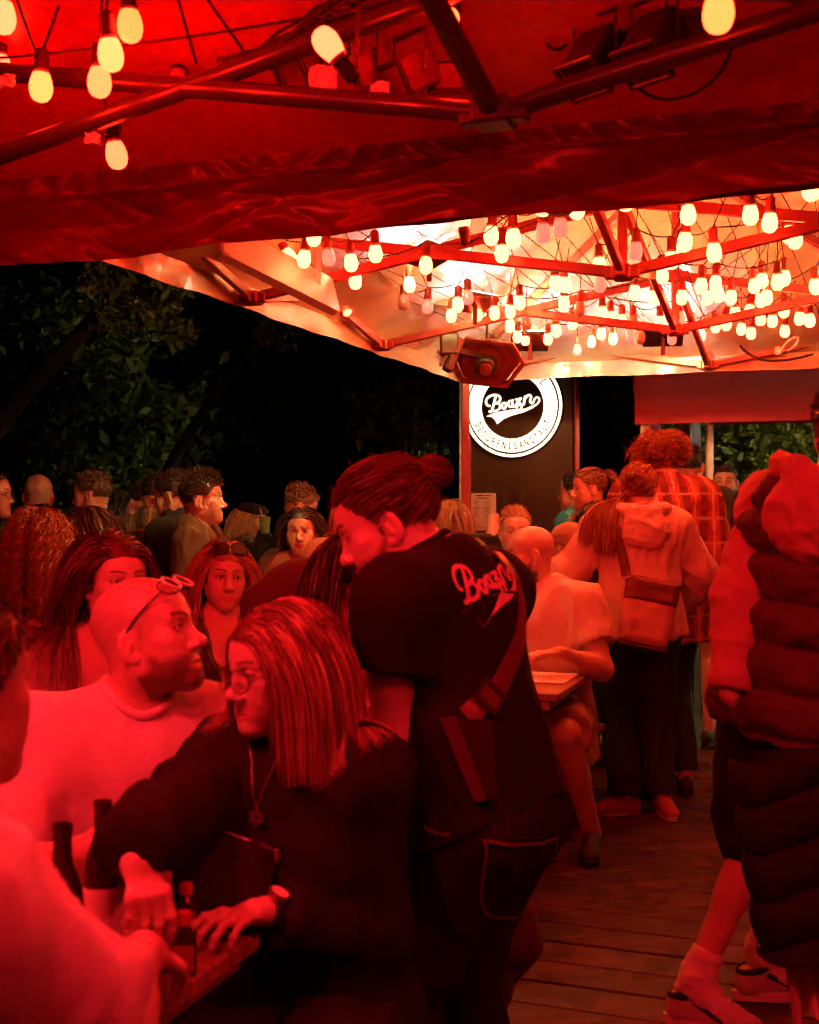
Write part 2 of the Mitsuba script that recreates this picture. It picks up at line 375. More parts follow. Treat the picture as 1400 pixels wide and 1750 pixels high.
put('clamp', cat([cbox((.10, .07, .12), .01, W(768, 588, 6.5)), cbox((.05, .05, .2), .008, W(775, 606, 6.5), frame((.4, .2, 1))[:3, :3]), bar(W(752, 625, 6.5), W(765, 605, 6.5), .018), bar(W(770, 595, 6.55), hc - zax * .05, .03)]), 'darkmetal', t)
put('hanger', tube(bez(hc - zax * .04, hc + np.array([0, .1, .2]), hc + np.array([.03, .2, .35]), n=8), .008), 'cable', t)

# ================================================================ kiosk tower with the round sign
def logo_poly():
    """the lettering and the swoosh, in units of the sign's radius, from strokes"""
    def S(pts, w=12): return sg.LineString(spline([((x - 652) / 585, (495 - y) / 600) for x, y in pts], 60)).buffer(w / 600)
    def E(cx, cy, rx, ry, w=12):
        a = np.linspace(0, 2 * np.pi, 40)
        return sg.LineString([((cx + rx * math.cos(q) - 652) / 585, (495 - cy + ry * math.sin(q)) / 600) for q in a]).buffer(w / 600)
    parts = [S([(378, 478), (346, 462), (338, 410), (378, 366), (452, 350), (500, 372), (504, 414), (474, 446), (436, 458)], 13),
             S([(452, 372), (432, 450), (412, 520), (392, 550), (380, 545)], 14), S([(440, 452), (490, 455), (506, 490), (478, 530), (424, 540)], 13),
             E(552, 482, 24, 36, 12), E(628, 462, 24, 36, 12), S([(658, 420), (654, 470), (668, 500), (690, 480)], 12), S([(575, 455), (600, 445)], 9),
             S([(694, 412), (730, 408), (756, 400)], 12), S([(756, 400), (730, 430), (704, 456)], 12), S([(704, 456), (748, 458), (764, 490), (748, 530), (718, 540), (708, 522), (760, 490)], 11),
             S([(806, 380), (796, 420), (790, 472)], 13), S([(792, 430), (826, 380), (862, 366), (874, 392), (864, 436), (876, 458), (904, 446)], 13),
             S([(904, 446), (922, 410), (948, 394), (970, 416), (962, 454), (922, 488), (860, 512)], 11)]
    sw = [(345, 602), (420, 574), (520, 550), (640, 534), (700, 533), (790, 528), (870, 506), (935, 478), (900, 516), (780, 566), (640, 600), (540, 642), (470, 696), (448, 650), (412, 614), (375, 604)]
    parts.append(sg.Polygon([((x - 652) / 585, (495 - y) / 600) for x, y in sw]).buffer(.004))
    return shapely.union_all(parts)
LOGO = logo_poly()
VN = (-.342, -.94)
kc = D(-2.20, 8.42)
t = thing('kiosk_tower', 'tall black kiosk wall behind the tables, carrying the round lit sign and a poster', 'kiosk')
put('wall', box((.78, .14, 3.2), kc + (0, 0, 1.45), ROT_D), 'kiosk', t)
for s in (-1, 1):
    put('corner_post', cbox((.035, .19, 3.22), .004, kc + (0, 0, 1.45) + ROT_D @ np.array([s * .40, -.01, 0])), 'framemetal', t)
put('pale_edge_strip', tube([kc + ROT_D @ np.array([-.435, -.09, -.1]) + (0, 0, z) for z in np.linspace(0, 3, 6)], .010, 8), 'whitemetal', t)  # pale edge strip, put in for the sign's reflection on the frame
t = thing('round_sign', 'round white lit sign with a script logo on the black kiosk wall', 'sign')
R = .362
scen = kc + ROT_D @ np.array([-.03, -.075, 0]) + (0, 0, 2.205)
sm = upright(scen, VN)
def signput(name, poly, z0, z1, mat=None, glow=None, **kw):
    m = extrude(affinity.scale(poly, R, R, origin=(0, 0)), z1 - z0); m.apply_translation((0, 0, z0)); m.apply_transform(sm)
    more = {'emitter': {'type': 'area', 'radiance': {'type': 'rgb', 'value': list(glow)}}} if glow else {}
    return put(name, m, mat or 'signwhite', t, **more, **kw)
disc = lambda r: sg.Point(0, 0).buffer(r, 48)
signput('housing', disc(1.0), 0, .055, 'blackplastic')
signput('outer_ring', disc(1.0).difference(disc(.945)), .056, .066, glow=SIGN_GLOW)
signput('lit_band', disc(.905).difference(disc(.635)), .056, .066, glow=SIGN_GLOW)
signput('logo', LOGO, .056, .066, glow=SIGN_GLOW, label='lit script lettering with a swoosh under it')
put('inner_disc', extrude(affinity.scale(disc(.63), R, R, origin=(0, 0)), .004).apply_translation((0, 0, .0562)).apply_transform(sm), 'kiosk', t)
def arc_text(txt, a0, a1, r, top):
    out = []
    for ch, a in zip(txt, np.radians(np.linspace(a0, a1, len(txt)))):
        m = meshkit.text_mesh(ch, .115 * R, .002, bold=True)
        w = m.bounds.mean(0)[0]
        m.apply_translation((-w, 0, 0)); m.apply_scale((.8, 1, 1)) if False else None
        v = np.asarray(m.vertices) * (.72, 1.15, 1)
        rot = a - np.pi / 2 if top else a + np.pi / 2
        c, s = math.cos(rot), math.sin(rot)
        v = np.stack([v[:, 0] * c - v[:, 1] * s + r * R * math.cos(a), v[:, 0] * s + v[:, 1] * c + r * R * math.sin(a), v[:, 2] + .0665], 1)
        out.append(trimesh.Trimesh(v, m.faces, process=False).apply_transform(sm))
    return cat(out)
put('lettering', arc_text('BEDÜRFNISANSTALT', 206, 335, .845, False), 'darkwood', t, label='dark lettering along the lower rim')
put('lettering', arc_text('ÖFFENTLICHE', 142, 37, .715, True), 'darkwood', t, label='dark lettering along the upper rim')
put('seam', cat([box((.30 * R, .003, .001), (s * .77 * R, q, .0672), frame((0, 0, 1))[:3, :3]) for s in (-1, 1) for q in (.03, -.022)]).apply_transform(sm), 'darkwood', t)

pm = upright(kc + ROT_D @ np.array([-.265, -.073, 0]) + (0, 0, 1.452), VN)
t = thing('poster', 'pinkish printed sheet taped to the black kiosk wall under the round sign', 'poster')
ps = sheet(lambda U, V: np.stack([(U - .5) * .195, (V - .5) * .272, .004 + .006 * np.abs(U - .5) * V], -1), 8, 8)
put('sheet', ps.apply_transform(pm), 'paper', t, smooth=True)
ink, rr = [], np.random.default_rng(5)
def words(x0, x1, y, h, gap=.25):
    x = x0
    while x < x1 - .004:
        w = min(rr.uniform(.004, .013), x1 - x)
        ink.append(box((w, h, .0006), (x + w / 2, y, .0082))); x += w + h * gap + .0012
words(-.058, .058, .118, .008, .1); words(-.048, .046, .099, .008, .1)
for k, y in enumerate((.073, .061, .051, .032, .022, .011, 0, -.011, -.022, -.033)):
    hh = .0052 if k in (0, 3) else .0028
    words(-.070, -.070 + rr.uniform(.03, .055), y, hh); words(.004, .004 + rr.uniform(.04, .062), y, hh)
put('print', cat(ink).apply_transform(pm), 'ink', t)
sq = sg.LineString(spline([(-.08, -.118), (-.075, -.1), (-.05, -.098), (-.04, -.11), (-.055, -.122), (-.06, -.105), (-.03, -.112), (-.02, -.118), (-.01, -.112), (0, -.118), (.012, -.112), (.02, -.118), (.032, -.1), (.03, -.118), (.045, -.1), (.044, -.12)], 90)).buffer(.0009)
put('signature', extrude(sq, .0005).apply_translation((0, 0, .0079)).apply_transform(pm), 'ink', t)

# ================================================================ the red tent over the camera's table
NU, NV, NLO, NHI = (-2.19, -.70, .79), (.95, 2.45), 2.30, 2.59
red = thing('red_tent', 'red canvas tent overhead with a dark hanging valance across the top of the view', 'tent')
nu0, nu1, nv0, nv1 = -4.6, 2.6, -2.7, 3.1
na, nb, nc, nd = D(nu0, nv0, 2.5), D(nu1, nv0, 2.44), D(nu1, nv1, 2.425), D(nu0, nv1, 2.525)
rl, rr_ = D(-2.0, .2, 3.35), D(.7, .2, 3.35)
for seed, q in enumerate(((nd, nc, rr_, rl), (na, nb, rr_, rl), (na, nd, rl, rl), (nb, nc, rr_, rr_))):
    put('roof_panel', roof_panel(q, 50, seed + 11, '', .07), 'redcanvas', red, smooth=True)
def near_valance(U, V):
    u = -4.65 + 7.3 * U
    P = np.stack([u * 1.4, V * 1.0, u * 0], -1)
    bottom = np.interp(u, [-4, -2.6, -1.2, 0, 2.7], [2.205, 2.225, 2.262, 2.262, 2.25])
    top = 2.525 - .10 * (u + 4.6) / 7.2 + .004
    z = top + (bottom - top) * V
    q = np.stack([u * 2.1 + V * 1.3, V * 1.2, u * 0 + 2], -1)
    big = .035 * (meshkit.fbm(q, 3, 4) - .5) * np.minimum(1, V * 1.6)
    crease = .042 * (1 - np.abs(2 * meshkit.noise(np.stack([u * 3.1 + V * 2.4, V * 1.6 - u * .5, u * 0 + 5], -1), 6) - 1)) ** 2 * np.minimum(1, V * 2.2) + .014 * (1 - np.abs(2 * meshkit.noise(np.stack([u * 7.5 - V * 3, V * 2.5, u * 0], -1), 16) - 1)) ** 2 * np.minimum(1, V * 3)
    drape = .040 * np.sin(u * 7.5 + 2.5 * V + 5 * meshkit.noise(np.stack([u * .9, V * .5, u * 0], -1), 9)) * V
    pucker = .012 * np.sin(u * 62 + 9 * meshkit.noise(np.stack([u * 3, V * 3, u * 0], -1), 3)) * np.exp(-((V - .14) / .10) ** 2)
    seam = -.014 * np.exp(-((V - .25) / .018) ** 2)
    vv = 3.1 + big + crease + drape + pucker + seam + .03 * V
    return np.stack([.94 * u + .342 * vv, -.342 * u + .94 * vv, z], -1)
put('valance', sheet(near_valance, 560, 40), 'shadedcanvas', red, smooth=True, label='creased red valance strip with a stitched hem')
prs = []
for i in range(3):
    P = D(NU[i], NV[1])
    if i < 2: prs += scissor(P, D(NU[i + 1], NV[1]), NLO, NHI); prs += scissor(D(NU[i], NV[0]), D(NU[i + 1], NV[0]), NLO, NHI)
    prs += scissor(D(NU[i], NV[0]), P, NLO, NHI)
    for v in NV:
        for z in (NLO, NHI):
            put('hub', cat([cbox((.085, .085, .06), .008, D(NU[i], v, z), ROT_D), cbox((.15, .04, .045), .004, D(NU[i], v, z), ROT_D)]), 'darkmetal', red)
bars(red, prs, .034, .05, 'darkmetal', tubes=True)
for u, v in ((-4.55, 3.05), (2.55, 3.05)):
    put('leg', bar(D(u, v, -.02), D(u, v, 2.5), .05, .05), 'darkmetal', red)

# ---------------------------------------------------------------- the second red canopy behind, right
c2 = thing('red_canopy', 'plain red canopy with straight valance and pale posts behind the queue at right', 'canopy')
o = np.array([1.566, 8.3, 0]); uu_, vv_ = np.array([.94, -.342, 0]), np.array([.342, .94, 0])
def can_val(a, b, z0, z1):
    def fn(U, V):
        P = a * (1 - U)[..., None] + b * U[..., None]
        n = np.cross(b - a, (0, 0, 1.0)); n /= np.linalg.norm(n)
        w = .02 * (meshkit.fbm(np.stack([U * 7 + V, V * 2.2 - U * 3, U * 0], -1), 3, 5) - .5) * (.3 + V) + .008 * np.sin(V * 9 + U * 4)
        P = P + n * w[..., None]; P[..., 2] = z1 + (z0 - z1) * V; return P
    return sheet(fn, 90, 24)
put('valance', can_val(o, o + uu_ * 3.2, 2.06, 2.62), 'pinkcanvas', c2, smooth=True)
put('valance', can_val(o, o + vv_ * 1.3, 2.06, 2.62), 'pinkcanvas', c2, smooth=True)
put('roof', sheet(lambda U, V: o + uu_ * (U * 3.2)[..., None] + vv_ * (V * 1.3)[..., None] + np.array([0, 0, 2.60]) + np.array([0, 0, .25]) * V[..., None], 12, 12), 'pinkcanvas', c2)
put('post', bar(o + (.08, .06, -.15), o + (.08, .06, 2.6), .055, .055, .006), 'whitemetal', c2)
pp = W(1213, 875, 8.62)
put('post', bar(pp * (1, 1, 0) + (0, 0, -.16), pp * (1, 1, 0) + (0, 0, 2.58), .05, .05, .006), 'whitemetal', c2)
put('cross_rail', bar(pp * (1, 1, 0) + (0, 0, 2.10), pp * (1, 1, 0) + uu_ * 2.4 + (0, 0, 2.10), .05, .04), 'redsocket', c2)

# ---------------------------------------------------------------- street lamp, street sign, rail, grey parasol
lp = W(1060, 875, 11.5) * (1, 1, 0)
t = thing('street_lamp', 'old green cast street lamp with glass lantern beside the black kiosk', 'street lamp')
put('post', lathe([(0, -.16), (.16, -.16), (.15, .2), (.09, .5), (.068, .9), (.062, 2.0), (.058, 2.46), (.0, 2.46)], 20).apply_translation(lp), 'lampgreen', t, smooth=40)
put('collar', cat([lathe([(.05, z), (.085, z + .01), (.085, z + .045), (.05, z + .055)], 20).apply_translation(lp) for z in (1.62, 2.02, 2.40)]), 'lampgreen', t, smooth=40)
put('bowl', lathe([(.05, 2.46), (.10, 2.50), (.18, 2.56), (.20, 2.60), (.19, 2.62), (.09, 2.62), (.06, 2.68), (0, 2.68)], 24).apply_translation(lp), 'lampgreen', t, smooth=40)
put('lantern_glass', lathe([(.06, 2.68), (.10, 2.78), (.12, 2.95), (.115, 2.95), (.095, 2.78), (.055, 2.685)], 24).apply_translation(lp), 'frosted', t, smooth=40)
put('lantern_cap', lathe([(.14, 2.95), (.15, 2.97), (.06, 3.1), (.02, 3.16), (0, 3.16)], 24).apply_translation(lp), 'lampgreen', t, smooth=40)
t = thing('street_sign', 'small dark street name plate on the lamp post, partly behind the pink canopy post', 'street sign')
sp = upright(lp + (.03, -.075, 2.195), (-.05, -1))
put('plate', cbox((.30, .135, .012), .003).apply_translation((.17, 0, 0)).apply_transform(sp), 'signgreen', t)
put('rim', extrude(sg.box(.025, -.064, .315, .064).difference(sg.box(.031, -.058, .309, .058)), .002).apply_translation((0, 0, .0065)).apply_transform(sp), 'signwhite', t)
nm = meshkit.text_mesh('Karl-Müller', .055, .002); nm.apply_scale((.92)); nm.apply_translation((.037, -.022, .0066))
put('name', nm.apply_transform(sp), 'signwhite', t)
put('pale_cabinet', cat([cbox((.035, .08, .95), .004, W(1066 + 7 * k, 875, 10.9) * (1, 1, 0) + (0, 0, 1.08 - .25 * 0)) for k in range(3)] + [box((.12, .05, .9), W(1073, 875, 10.95) * (1, 1, 0) + (0, 0, 1.05))]), 'signwhite', label='pale slatted post box standing just right of the lamp post', cat='cabinet')
t = thing('grey_parasol', 'folded grey parasol beside a dark post under the red canopy', 'parasol')
g0 = W(1163, 875, 9.6) * (1, 1, 0)
def par(U, V):
    a = U * 2 * np.pi; z = .4 + 1.85 * V
    r = (.16 - .10 * V) * (1 + .25 * np.sin(5 * a + 3 * V)) + .02
    return np.stack([g0[0] + r * np.cos(a) + .06 * V, g0[1] + r * np.sin(a), z], -1)
put('cover', sheet(par, 60, 20), 'cloth', t, smooth=True, color=(.22, .21, .20))
put('pole', bar(g0 + (.14, .05, -.16), g0 + (.14, .05, 2.4), .045), 'darkmetal', t)
t = thing('handrail', 'sloping metal stair rail in front of the hedge at right', 'handrail')
r0, r1 = W(1236, 846, 9.2), W(1345, 812, 9.6)
put('rail', bar(r0, r1, .05, .03), 'framemetal', t); put('rail', bar(r0 - (0, 0, .10), r1 - (0, 0, .10), .03, .02), 'framemetal', t)
for k in (.1, .55, .98):
    P = r0 * (1 - k) + r1 * k; put('baluster', bar(P * (1, 1, 0) + (0, 0, -.16), P, .03), 'framemetal', t)
# ================================================================ bulbs on strings
BULB = lathe([(0, -.078), (.008, -.0775), (.016, -.074), (.0225, -.066), (.0262, -.054), (.0268, -.044), (.0245, -.030), (.0195, -.014), (.012, -.013)], 18)
CAP = lathe([(0, .046), (.006, .046), (.0145, .041), (.0165, .034), (.0165, .003), (.0185, .001), (.0185, -.006), (.0145, -.006)], 14)
NECK = lathe([(.0198, -.0145), (.0158, -.0045), (.0142, 0)], 14)
bulb_src = mikit.ply(BULB, 'bulbglass', smooth=True)
neck_src = mikit.ply(NECK, 'bulbglass', smooth=True)
cap_src = {m: mikit.ply(CAP, m, smooth=40) for m in ('cable', 'redsocket')}
def bulb(P, glow, label, group, tilt=(0, 0, 1), cap='redsocket', weight=None, s=1.0):
    """P is the middle of the glass; tilt points from the glass to the socket"""
    key = key_for('string_bulb'); tag(key, label, 'light bulb', group)
    z = np.asarray(tilt, float); z = z / np.linalg.norm(z)
    m = frame(z, (1, .2, 0)); m[:3, :3] *= s; m[:3, 3] = P + z * .042 * s
    e = {} if glow is None else {'emitter': {'type': 'area', 'radiance': {'type': 'rgb', 'value': list(glow)}, **({'sampling_weight': weight} if weight else {})}}
    k = key + '__glass'; scene[k] = {**bulb_src, 'to_world': T(m.tolist()), **e}
    k = key + '__neck'; scene[k] = {**neck_src, 'to_world': T(m.tolist())}
    k = key + '__socket'; scene[k] = {**cap_src[cap], 'to_world': T(m.tolist())}
    return P + z * (.042 + .046) * s

G1 = 'bulbs strung under the red tent'
NB = [(5, 28, 44, 1), (1, 115, 36, 1), (70, 147, 40, 1), (170, 139, 41, 1), (189, 92, 44, 1), (222, 43, 44, 1), (199, 264, 37, 1, (-.18, 0, 1)), (561, 76, 46, 1, (.6, .2, -.75)), (305, 143, 36, 0, (.0, .1, 1)), (765, 34, 42, 1, (.2, .7, .6)), (1228, 20, 54, 1)]
tops, NEARPOS = [], []
for x, y, w, lit, *tl in NB:
    d = 2040 * .0536 / w
    P = W(x, y, d); NEARPOS.append(P)
    tops.append(bulb(P, tuple(np.array(NEAR_GLOW) * (1, RNG.uniform(.72, 1.12), RNG.uniform(.6, 1.5))) if lit else None, ('unseen glowing bulb strung on under the red tent, out of view' if lit else 'dull unlit pink bulb by the dark bar of the red tent'), G1 if lit else None, tl[0] if tl else (RNG.normal(0, .05), RNG.normal(0, .05), 1), 'cable', 5.0))
# the same strings run on out of view, placed to light the near tables
for u, v in [(-2.3, 1.2), (-1.9, .5), (-1.3, 1.0), (-1.55, 1.75), (-.9, .3), (-.45, 1.15), (.15, .5), (.5, 1.3), (.9, .55), (-2.9, .9), (-2.6, 2.2), (1.3, 1.2), (-1.2, -.4), (-.3, -.6), (.6, -.5)]:
    P = D(u, v, 2.62 + .05 * math.sin(3 * u + 5 * v)); NEARPOS.append(P)
    tops.append(bulb(P, NEAR_GLOW, 'unseen glowing bulb strung on under the red tent, out of view', G1, cap='cable', weight=5.0))
t = thing('bulb_cable', 'black cables that carry the bulbs under the red tent', 'cable')
def drop(a, b, sag, r=.0035, n=14):
    s = np.linspace(0, 1, n)[:, None]; p = np.asarray(a) * (1 - s) + np.asarray(b) * s; p[:, 2] -= (4 * sag * s * (1 - s))[:, 0]; return tube(p, r, 5)
for q in tops:
    put('lead', drop(q - (0, 0, .01), q + np.array([RNG.normal(0, .03), .04, .10 + RNG.uniform(0, .08)]), .0), 'cable', t)
roofz = lambda u: 2.74
for a, b, s in [((-2.3, 2.5, 2.60), (-.9, .2, 3.0), .10), ((-1.9, 2.5, 2.58), (-.6, .2, 3.0), .1), ((-1.45, 2.5, 2.52), (-.5, .2, 3.05), .08), ((-1.1, 2.5, 2.56), (-.2, .2, 3.05), .08), ((-2.7, 2.6, 2.6), (-2.4, .2, 2.95), .1), ((-.75, 2.5, 2.62), (1.2, .4, 2.95), .08), ((-1.3, 2.5, 2.5), (-1.1, .2, 3.1), .05), ((-2.6, 2.2, 2.56), (-.9, 2.46, 2.58), .05)]:
    put('strand', drop(D(*a), D(*b), s), 'cable', t)
hub = D(-.70, 3.0)
rb2 = np.random.default_rng(3)
for k in range(11):      # the bundle tied along the bar towards the hub
    a, b = D(-1.36, 2.44, 2.48), D(-.72, 2.44, 2.61)
    s = np.linspace(0, 1, 26)[:, None]
    p = a * (1 - s) + b * s + np.cumsum(rb2.normal(0, .008, (26, 3)), 0) * .8 * np.sin(np.pi * s)
    p[:, 2] -= .02 * np.sin(s[:, 0] * rb2.uniform(6, 14)) - .015
    put('bundle', tube(p, rb2.uniform(.003, .006), 5), 'cable', t)
for c, r in (((745, 75), .035), ((752, 82), .03), ((470, 62), .032), ((474, 70), .026), ((738, 66), .04), ((180, 215), .03)):
    P = W(*c, 2.95); a = np.linspace(0, 4 * np.pi, 40)
    put('coil', tube(np.stack([P[0] + r * np.cos(a) * 1.2, P[1] + .012 * np.sin(a * .5), P[2] + r * .75 * np.sin(a)], 1) + rb2.normal(0, .001, (40, 3)), .0032, 5), 'cable', t)
put('loop', tube(bez(W(1088, 145, 2.75), W(1110, 180, 2.75), W(1190, 190, 2.7), W(1240, 130, 2.7), W(1252, 78, 2.7), n=16), .004, 6), 'cable', t)
put('loop', tube(bez(W(930, 20, 2.8), W(915, 90, 2.8), W(960, 110, 2.8), W(985, 70, 2.8), W(975, 20, 2.8), n=16), .0045, 6), 'cable', t)
put('loop', tube(bez(W(300, 145, 3.2), W(380, 150, 3.1), W(480, 95, 3.0), W(560, 95, 3.0), n=16), .004, 6), 'cable', t)

# box spotlights and paper scraps on the lattice of the red tent
def spot(px, py, d, axis, s, label):
    t = thing('box_spotlight', label, 'spotlight')
    m = frame(axis); P = W(px, py, d)
    put('housing', cbox((.10 * s, .085 * s, .13 * s), .008, P, m[:3, :3]), 'blackplastic' if px > 900 else 'redsocket', t)
    put('front_frame', cat([cbox((.112 * s, .012, .012), .002, (0, .045 * s, .068 * s)), cbox((.112 * s, .012, .012), .002, (0, -.045 * s, .068 * s)), cbox((.012, .1 * s, .012), .002, (.052 * s, 0, .068 * s)), cbox((.012, .1 * s, .012), .002, (-.052 * s, 0, .068 * s))]).apply_transform(place(m[:3, :3], P)), 'darkmetal', t)
    put('bracket', cat([bar(P + m[:3, 0] * .06 * s, P + m[:3, 0] * .06 * s + (0, 0, .10), .012, .004), bar(P - m[:3, 0] * .06 * s, P - m[:3, 0] * .06 * s + (0, 0, .10), .012, .004), bar(P + m[:3, 0] * .06 * s + (0, 0, .1), P - m[:3, 0] * .06 * s + (0, 0, .1), .014, .006)]), 'darkmetal', t)
spot(523, 117, 2.85, (-.5, -.6, -.5), .85, 'leftmost reddish box spotlight on the lattice of the red tent')
spot(620, 122, 2.8, (-.6, -.5, -.5), .9, 'second reddish box spotlight, right of the crumpled paper')
spot(700, 130, 2.8, (-.6, -.5, -.45), .95, 'third reddish box spotlight, left of the steep dark bar')
spot(768, 130, 2.85, (-.1, -.9, -.3), .8, 'squarish red box spotlight right beside the steep dark bar')
spot(1016, 102, 2.7, (-.45, -.4, -.8), 1.0, 'black box spotlight, the left one on the right bar of the red tent')
spot(1118, 75, 2.55, (-.45, -.4, -.8), 1.0, 'black box spotlight, the right one on the right bar of the red tent')
spot(1066, 75, 2.75, (-.2, -.8, -.5), .75, 'black box spotlight between the two larger black ones')
spot(1175, 45, 2.6, (-.2, -.8, -.5), .75, 'black box spotlight nearest to the bulb at upper right')
def scrap(px, py, d, w, h, seed, label, n=9):
    P = W(px, py, d)
    def fn(U, V):
        q = np.stack([U * 3, V * 3, U * 0], -1)
        return P + np.stack([(U - .5) * w + .25 * w * (meshkit.fbm(q, 3, seed) - .5), .05 * (meshkit.fbm(q * 1.5, 3, seed + 1) - .5), (V - .5) * h + .3 * h * (meshkit.fbm(q, 3, seed + 2) - .5)], -1)
    put('paper_scrap', sheet(fn, n, n), 'paper', label=label, cat='paper scrap', smooth=50)
scrap(555, 138, 2.7, .065, .07, 1, 'crumpled white paper between the two left box spotlights')
scrap(650, 165, 2.7, .045, .075, 2, 'small pale rag hanging under the box spotlights')
scrap(640, 78, 2.9, .035, .03, 3, 'small white tag on the cable bundle')
scrap(943, 24, 2.8, .05, .05, 4, 'white paper tag hanging in the black cable loop')
scrap(832, 185, 2.9, .025, .07, 5, 'pale strip of tape hanging from the hub of the red tent')
scrap(828, 80, 3.0, .035, .09, 6, 'torn pale paper behind the steep dark bar')
scrap(158, 236, 2.75, .035, .025, 7, 'small pale tag beside the lowest bulb at left')
scrap(10, 138, 2.7, .04, .03, 8, 'small white label at the left edge by the bulbs')
scrap(598, 105, 2.85, .04, .09, 9, 'pale ribbon hanging between the box spotlights')
t = thing('strap', 'red webbing strap hanging from the red tent roof near the hub', 'strap')
put('webbing', sheet(lambda U, V: W(868, 0, 3.0) * (1 - V)[..., None] + W(873, 75, 3.0) * V[..., None] + np.stack([(U - .5) * .03, .01 * np.sin(V * 7 + U), U * 0], -1), 4, 20), 'redcanvas', t)
put('buckle', cbox((.03, .012, .045), .004, W(873, 90, 2.99)), 'blackplastic', t)

# bulbs of the pale tent, from the picture: position by pixel, distance by the height they hang at
C4 = [(335, 115, 1), (465, 125, 1), (655, 95, 1), (940, 40, 1), (705, 65, 1), (895, 150, 1), (1135, 150, 1), (1210, 180, 1), (1308, 245, 1), (25, 165, 1), (135, 230, 1), (220, 240, 1), (335, 220, 0), (402, 200, 0), (175, 300, 1), (692, 290, 0), (552, 345, 1), (555, 420, 0), (882, 255, 1), (872, 295, 1), (832, 325, 1), (995, 295, 1), (795, 385, 1), (688, 450, 1), (763, 470, 1), (870, 470, 1), (383, 415, 1), (420, 420, 1), (415, 490, 1), (45, 470, 0), (8, 495, 1), (475, 515, 0), (245, 490, 1), (208, 525, 1), (147, 530, 1), (82, 535, 1), (207, 580, 1), (945, 425, 1), (1000, 415, 1), (970, 470, 1), (1012, 460, 1), (1150, 425, 1), (1240, 410, 1), (1265, 395, 1), (1175, 480, 1), (1198, 470, 1), (1385, 425, 1), (1132, 522, 1), (1174, 552, 1), (1264, 522, 1), (1076, 532, 1), (787, 565, 1), (565, 530, 1), (597, 548, 1), (682, 565, 0), (862, 550, 0), (1325, 550, 1), (1364, 558, 1), (1000, 582, 1), (1042, 572, 1), (1100, 592, 1), (1138, 608, 1), (1268, 600, 1), (945, 615, 1), (386, 598, 1), (236, 622, 1), (266, 632, 1), (313, 645, 1), (353, 630, 1), (272, 570, 0), (467, 675, 0), (560, 610, 1), (605, 630, 1), (522, 640, 1), (670, 620, 0), (712, 625, 0), (450, 570, 1), (832, 630, 0), (640, 560, 1), (1220, 560, 1), (1180, 405, 1), (1060, 470, 1)]
C3 = [(805, 235, 1), (710, 310, 1), (767, 320, 1), (862, 315, 0), (948, 335, 1), (1043, 300, 1), (965, 405, 1), (925, 515, 1), (1237, 345, 1), (1174, 420, 1), (1150, 490, 0), (1244, 505, 0), (1360, 500, 1), (1335, 540, 1)]
full = [(780 + x * .4429, 300 + y * .4429, l) for x, y, l in C4] + [(180 + x * .4429, 300 + y * .4429, l) for x, y, l in C3] + [(1387, 322, 2), (1395, 490, 1), (1350, 400, 1)]
ft = np.random.default_rng(21)
FT = []
for x, y, l in full:
    zb = 2.43 + ft.normal(0, .022)
    d = 2040 * (zb - CAM_Z) / (875 - y)
    if l == 2: d = 3.35
    d = min(max(d, 3.35), 7.25)
    P = W(x, y, d)
    tl = (ft.normal(0, .05), ft.normal(0, .05), 1)
    if (round(x), round(y)) in ((494, 437), (590, 528)): tl = (-.5, 0, .8)
    if (round(x), round(y)) == (791, 373): tl = (.1, .1, -1)
    lit = l > 0
    hue = ft.uniform(.85, 1.2)
    g = tuple(np.array(FAR_GLOW) * (hue, hue * ft.uniform(.9, 1.12), 1)) if lit else (DULL_GLOW if ft.random() < .6 else None)
    FT.append(bulb(P, g, 'glowing cream bulb hung from the lattice of the pale tent' if lit else 'dull pink unlit bulb among the bulbs of the pale tent', 'bulbs strung through the pale tent' if lit else 'dead bulbs of the pale tent', tl))
FT = np.array(FT)
t = thing('light_string', 'thin dark cables with the bulbs of the pale tent on them', 'cable')
todo = list(range(len(FT)))
Q = np.stack([FT @ np.array([.94, -.342, 0]), FT @ np.array([.342, .94, 0])], 1)
row = np.round((Q[:, 1] + .35 * Q[:, 0]) / .33)
for r in np.unique(row):
    idx = [i for i in todo if row[i] == r]
    idx.sort(key=lambda i: Q[i, 0])
    pts = []
    for a, b in zip(idx[:-1], idx[1:]):
        if np.linalg.norm(FT[a] - FT[b]) < .40: put('strand', drop(FT[a], FT[b], .012 + .02 * ft.random(), .0024, 9), 'cable', t)
    for i in idx:
        put('lead', drop(FT[i] - (0, 0, .006), FT[i] + np.array([ft.normal(0, .06), ft.normal(0, .06), .10 + .1 * ft.random()]), .0, .002, 5), 'cable', t)
for k in range(26):
    u = -2.2 + 2.9 * k / 25
    a, b = D(u, 3.0, 2.56 + .25 * (1 - abs(u + .77) / 1.53)), D(u * .9 + .25 * math.sin(k * 2.1), 7.2, 2.52)
    put('strand', drop(a, b, .02 + .03 * ft.random(), .002, 12), 'cable', t)
put('lamp_flex', tube(bez(W(1265, 590, 6.3), W(1290, 625, 6.3), W(1340, 620, 6.3), W(1390, 605, 6.2), n=14), .007, 6), 'cable', t)
put('white_plug', cat([cbox((.03, .03, .045), .006, W(1330, 600, 6.2)), tube(bez(W(1332, 605, 6.2), W(1345, 575, 6.2), W(1375, 560, 6.2), W(1372, 590, 6.2), W(1345, 600, 6.2), n=12), .006, 6)]), 'whitemetal', t)

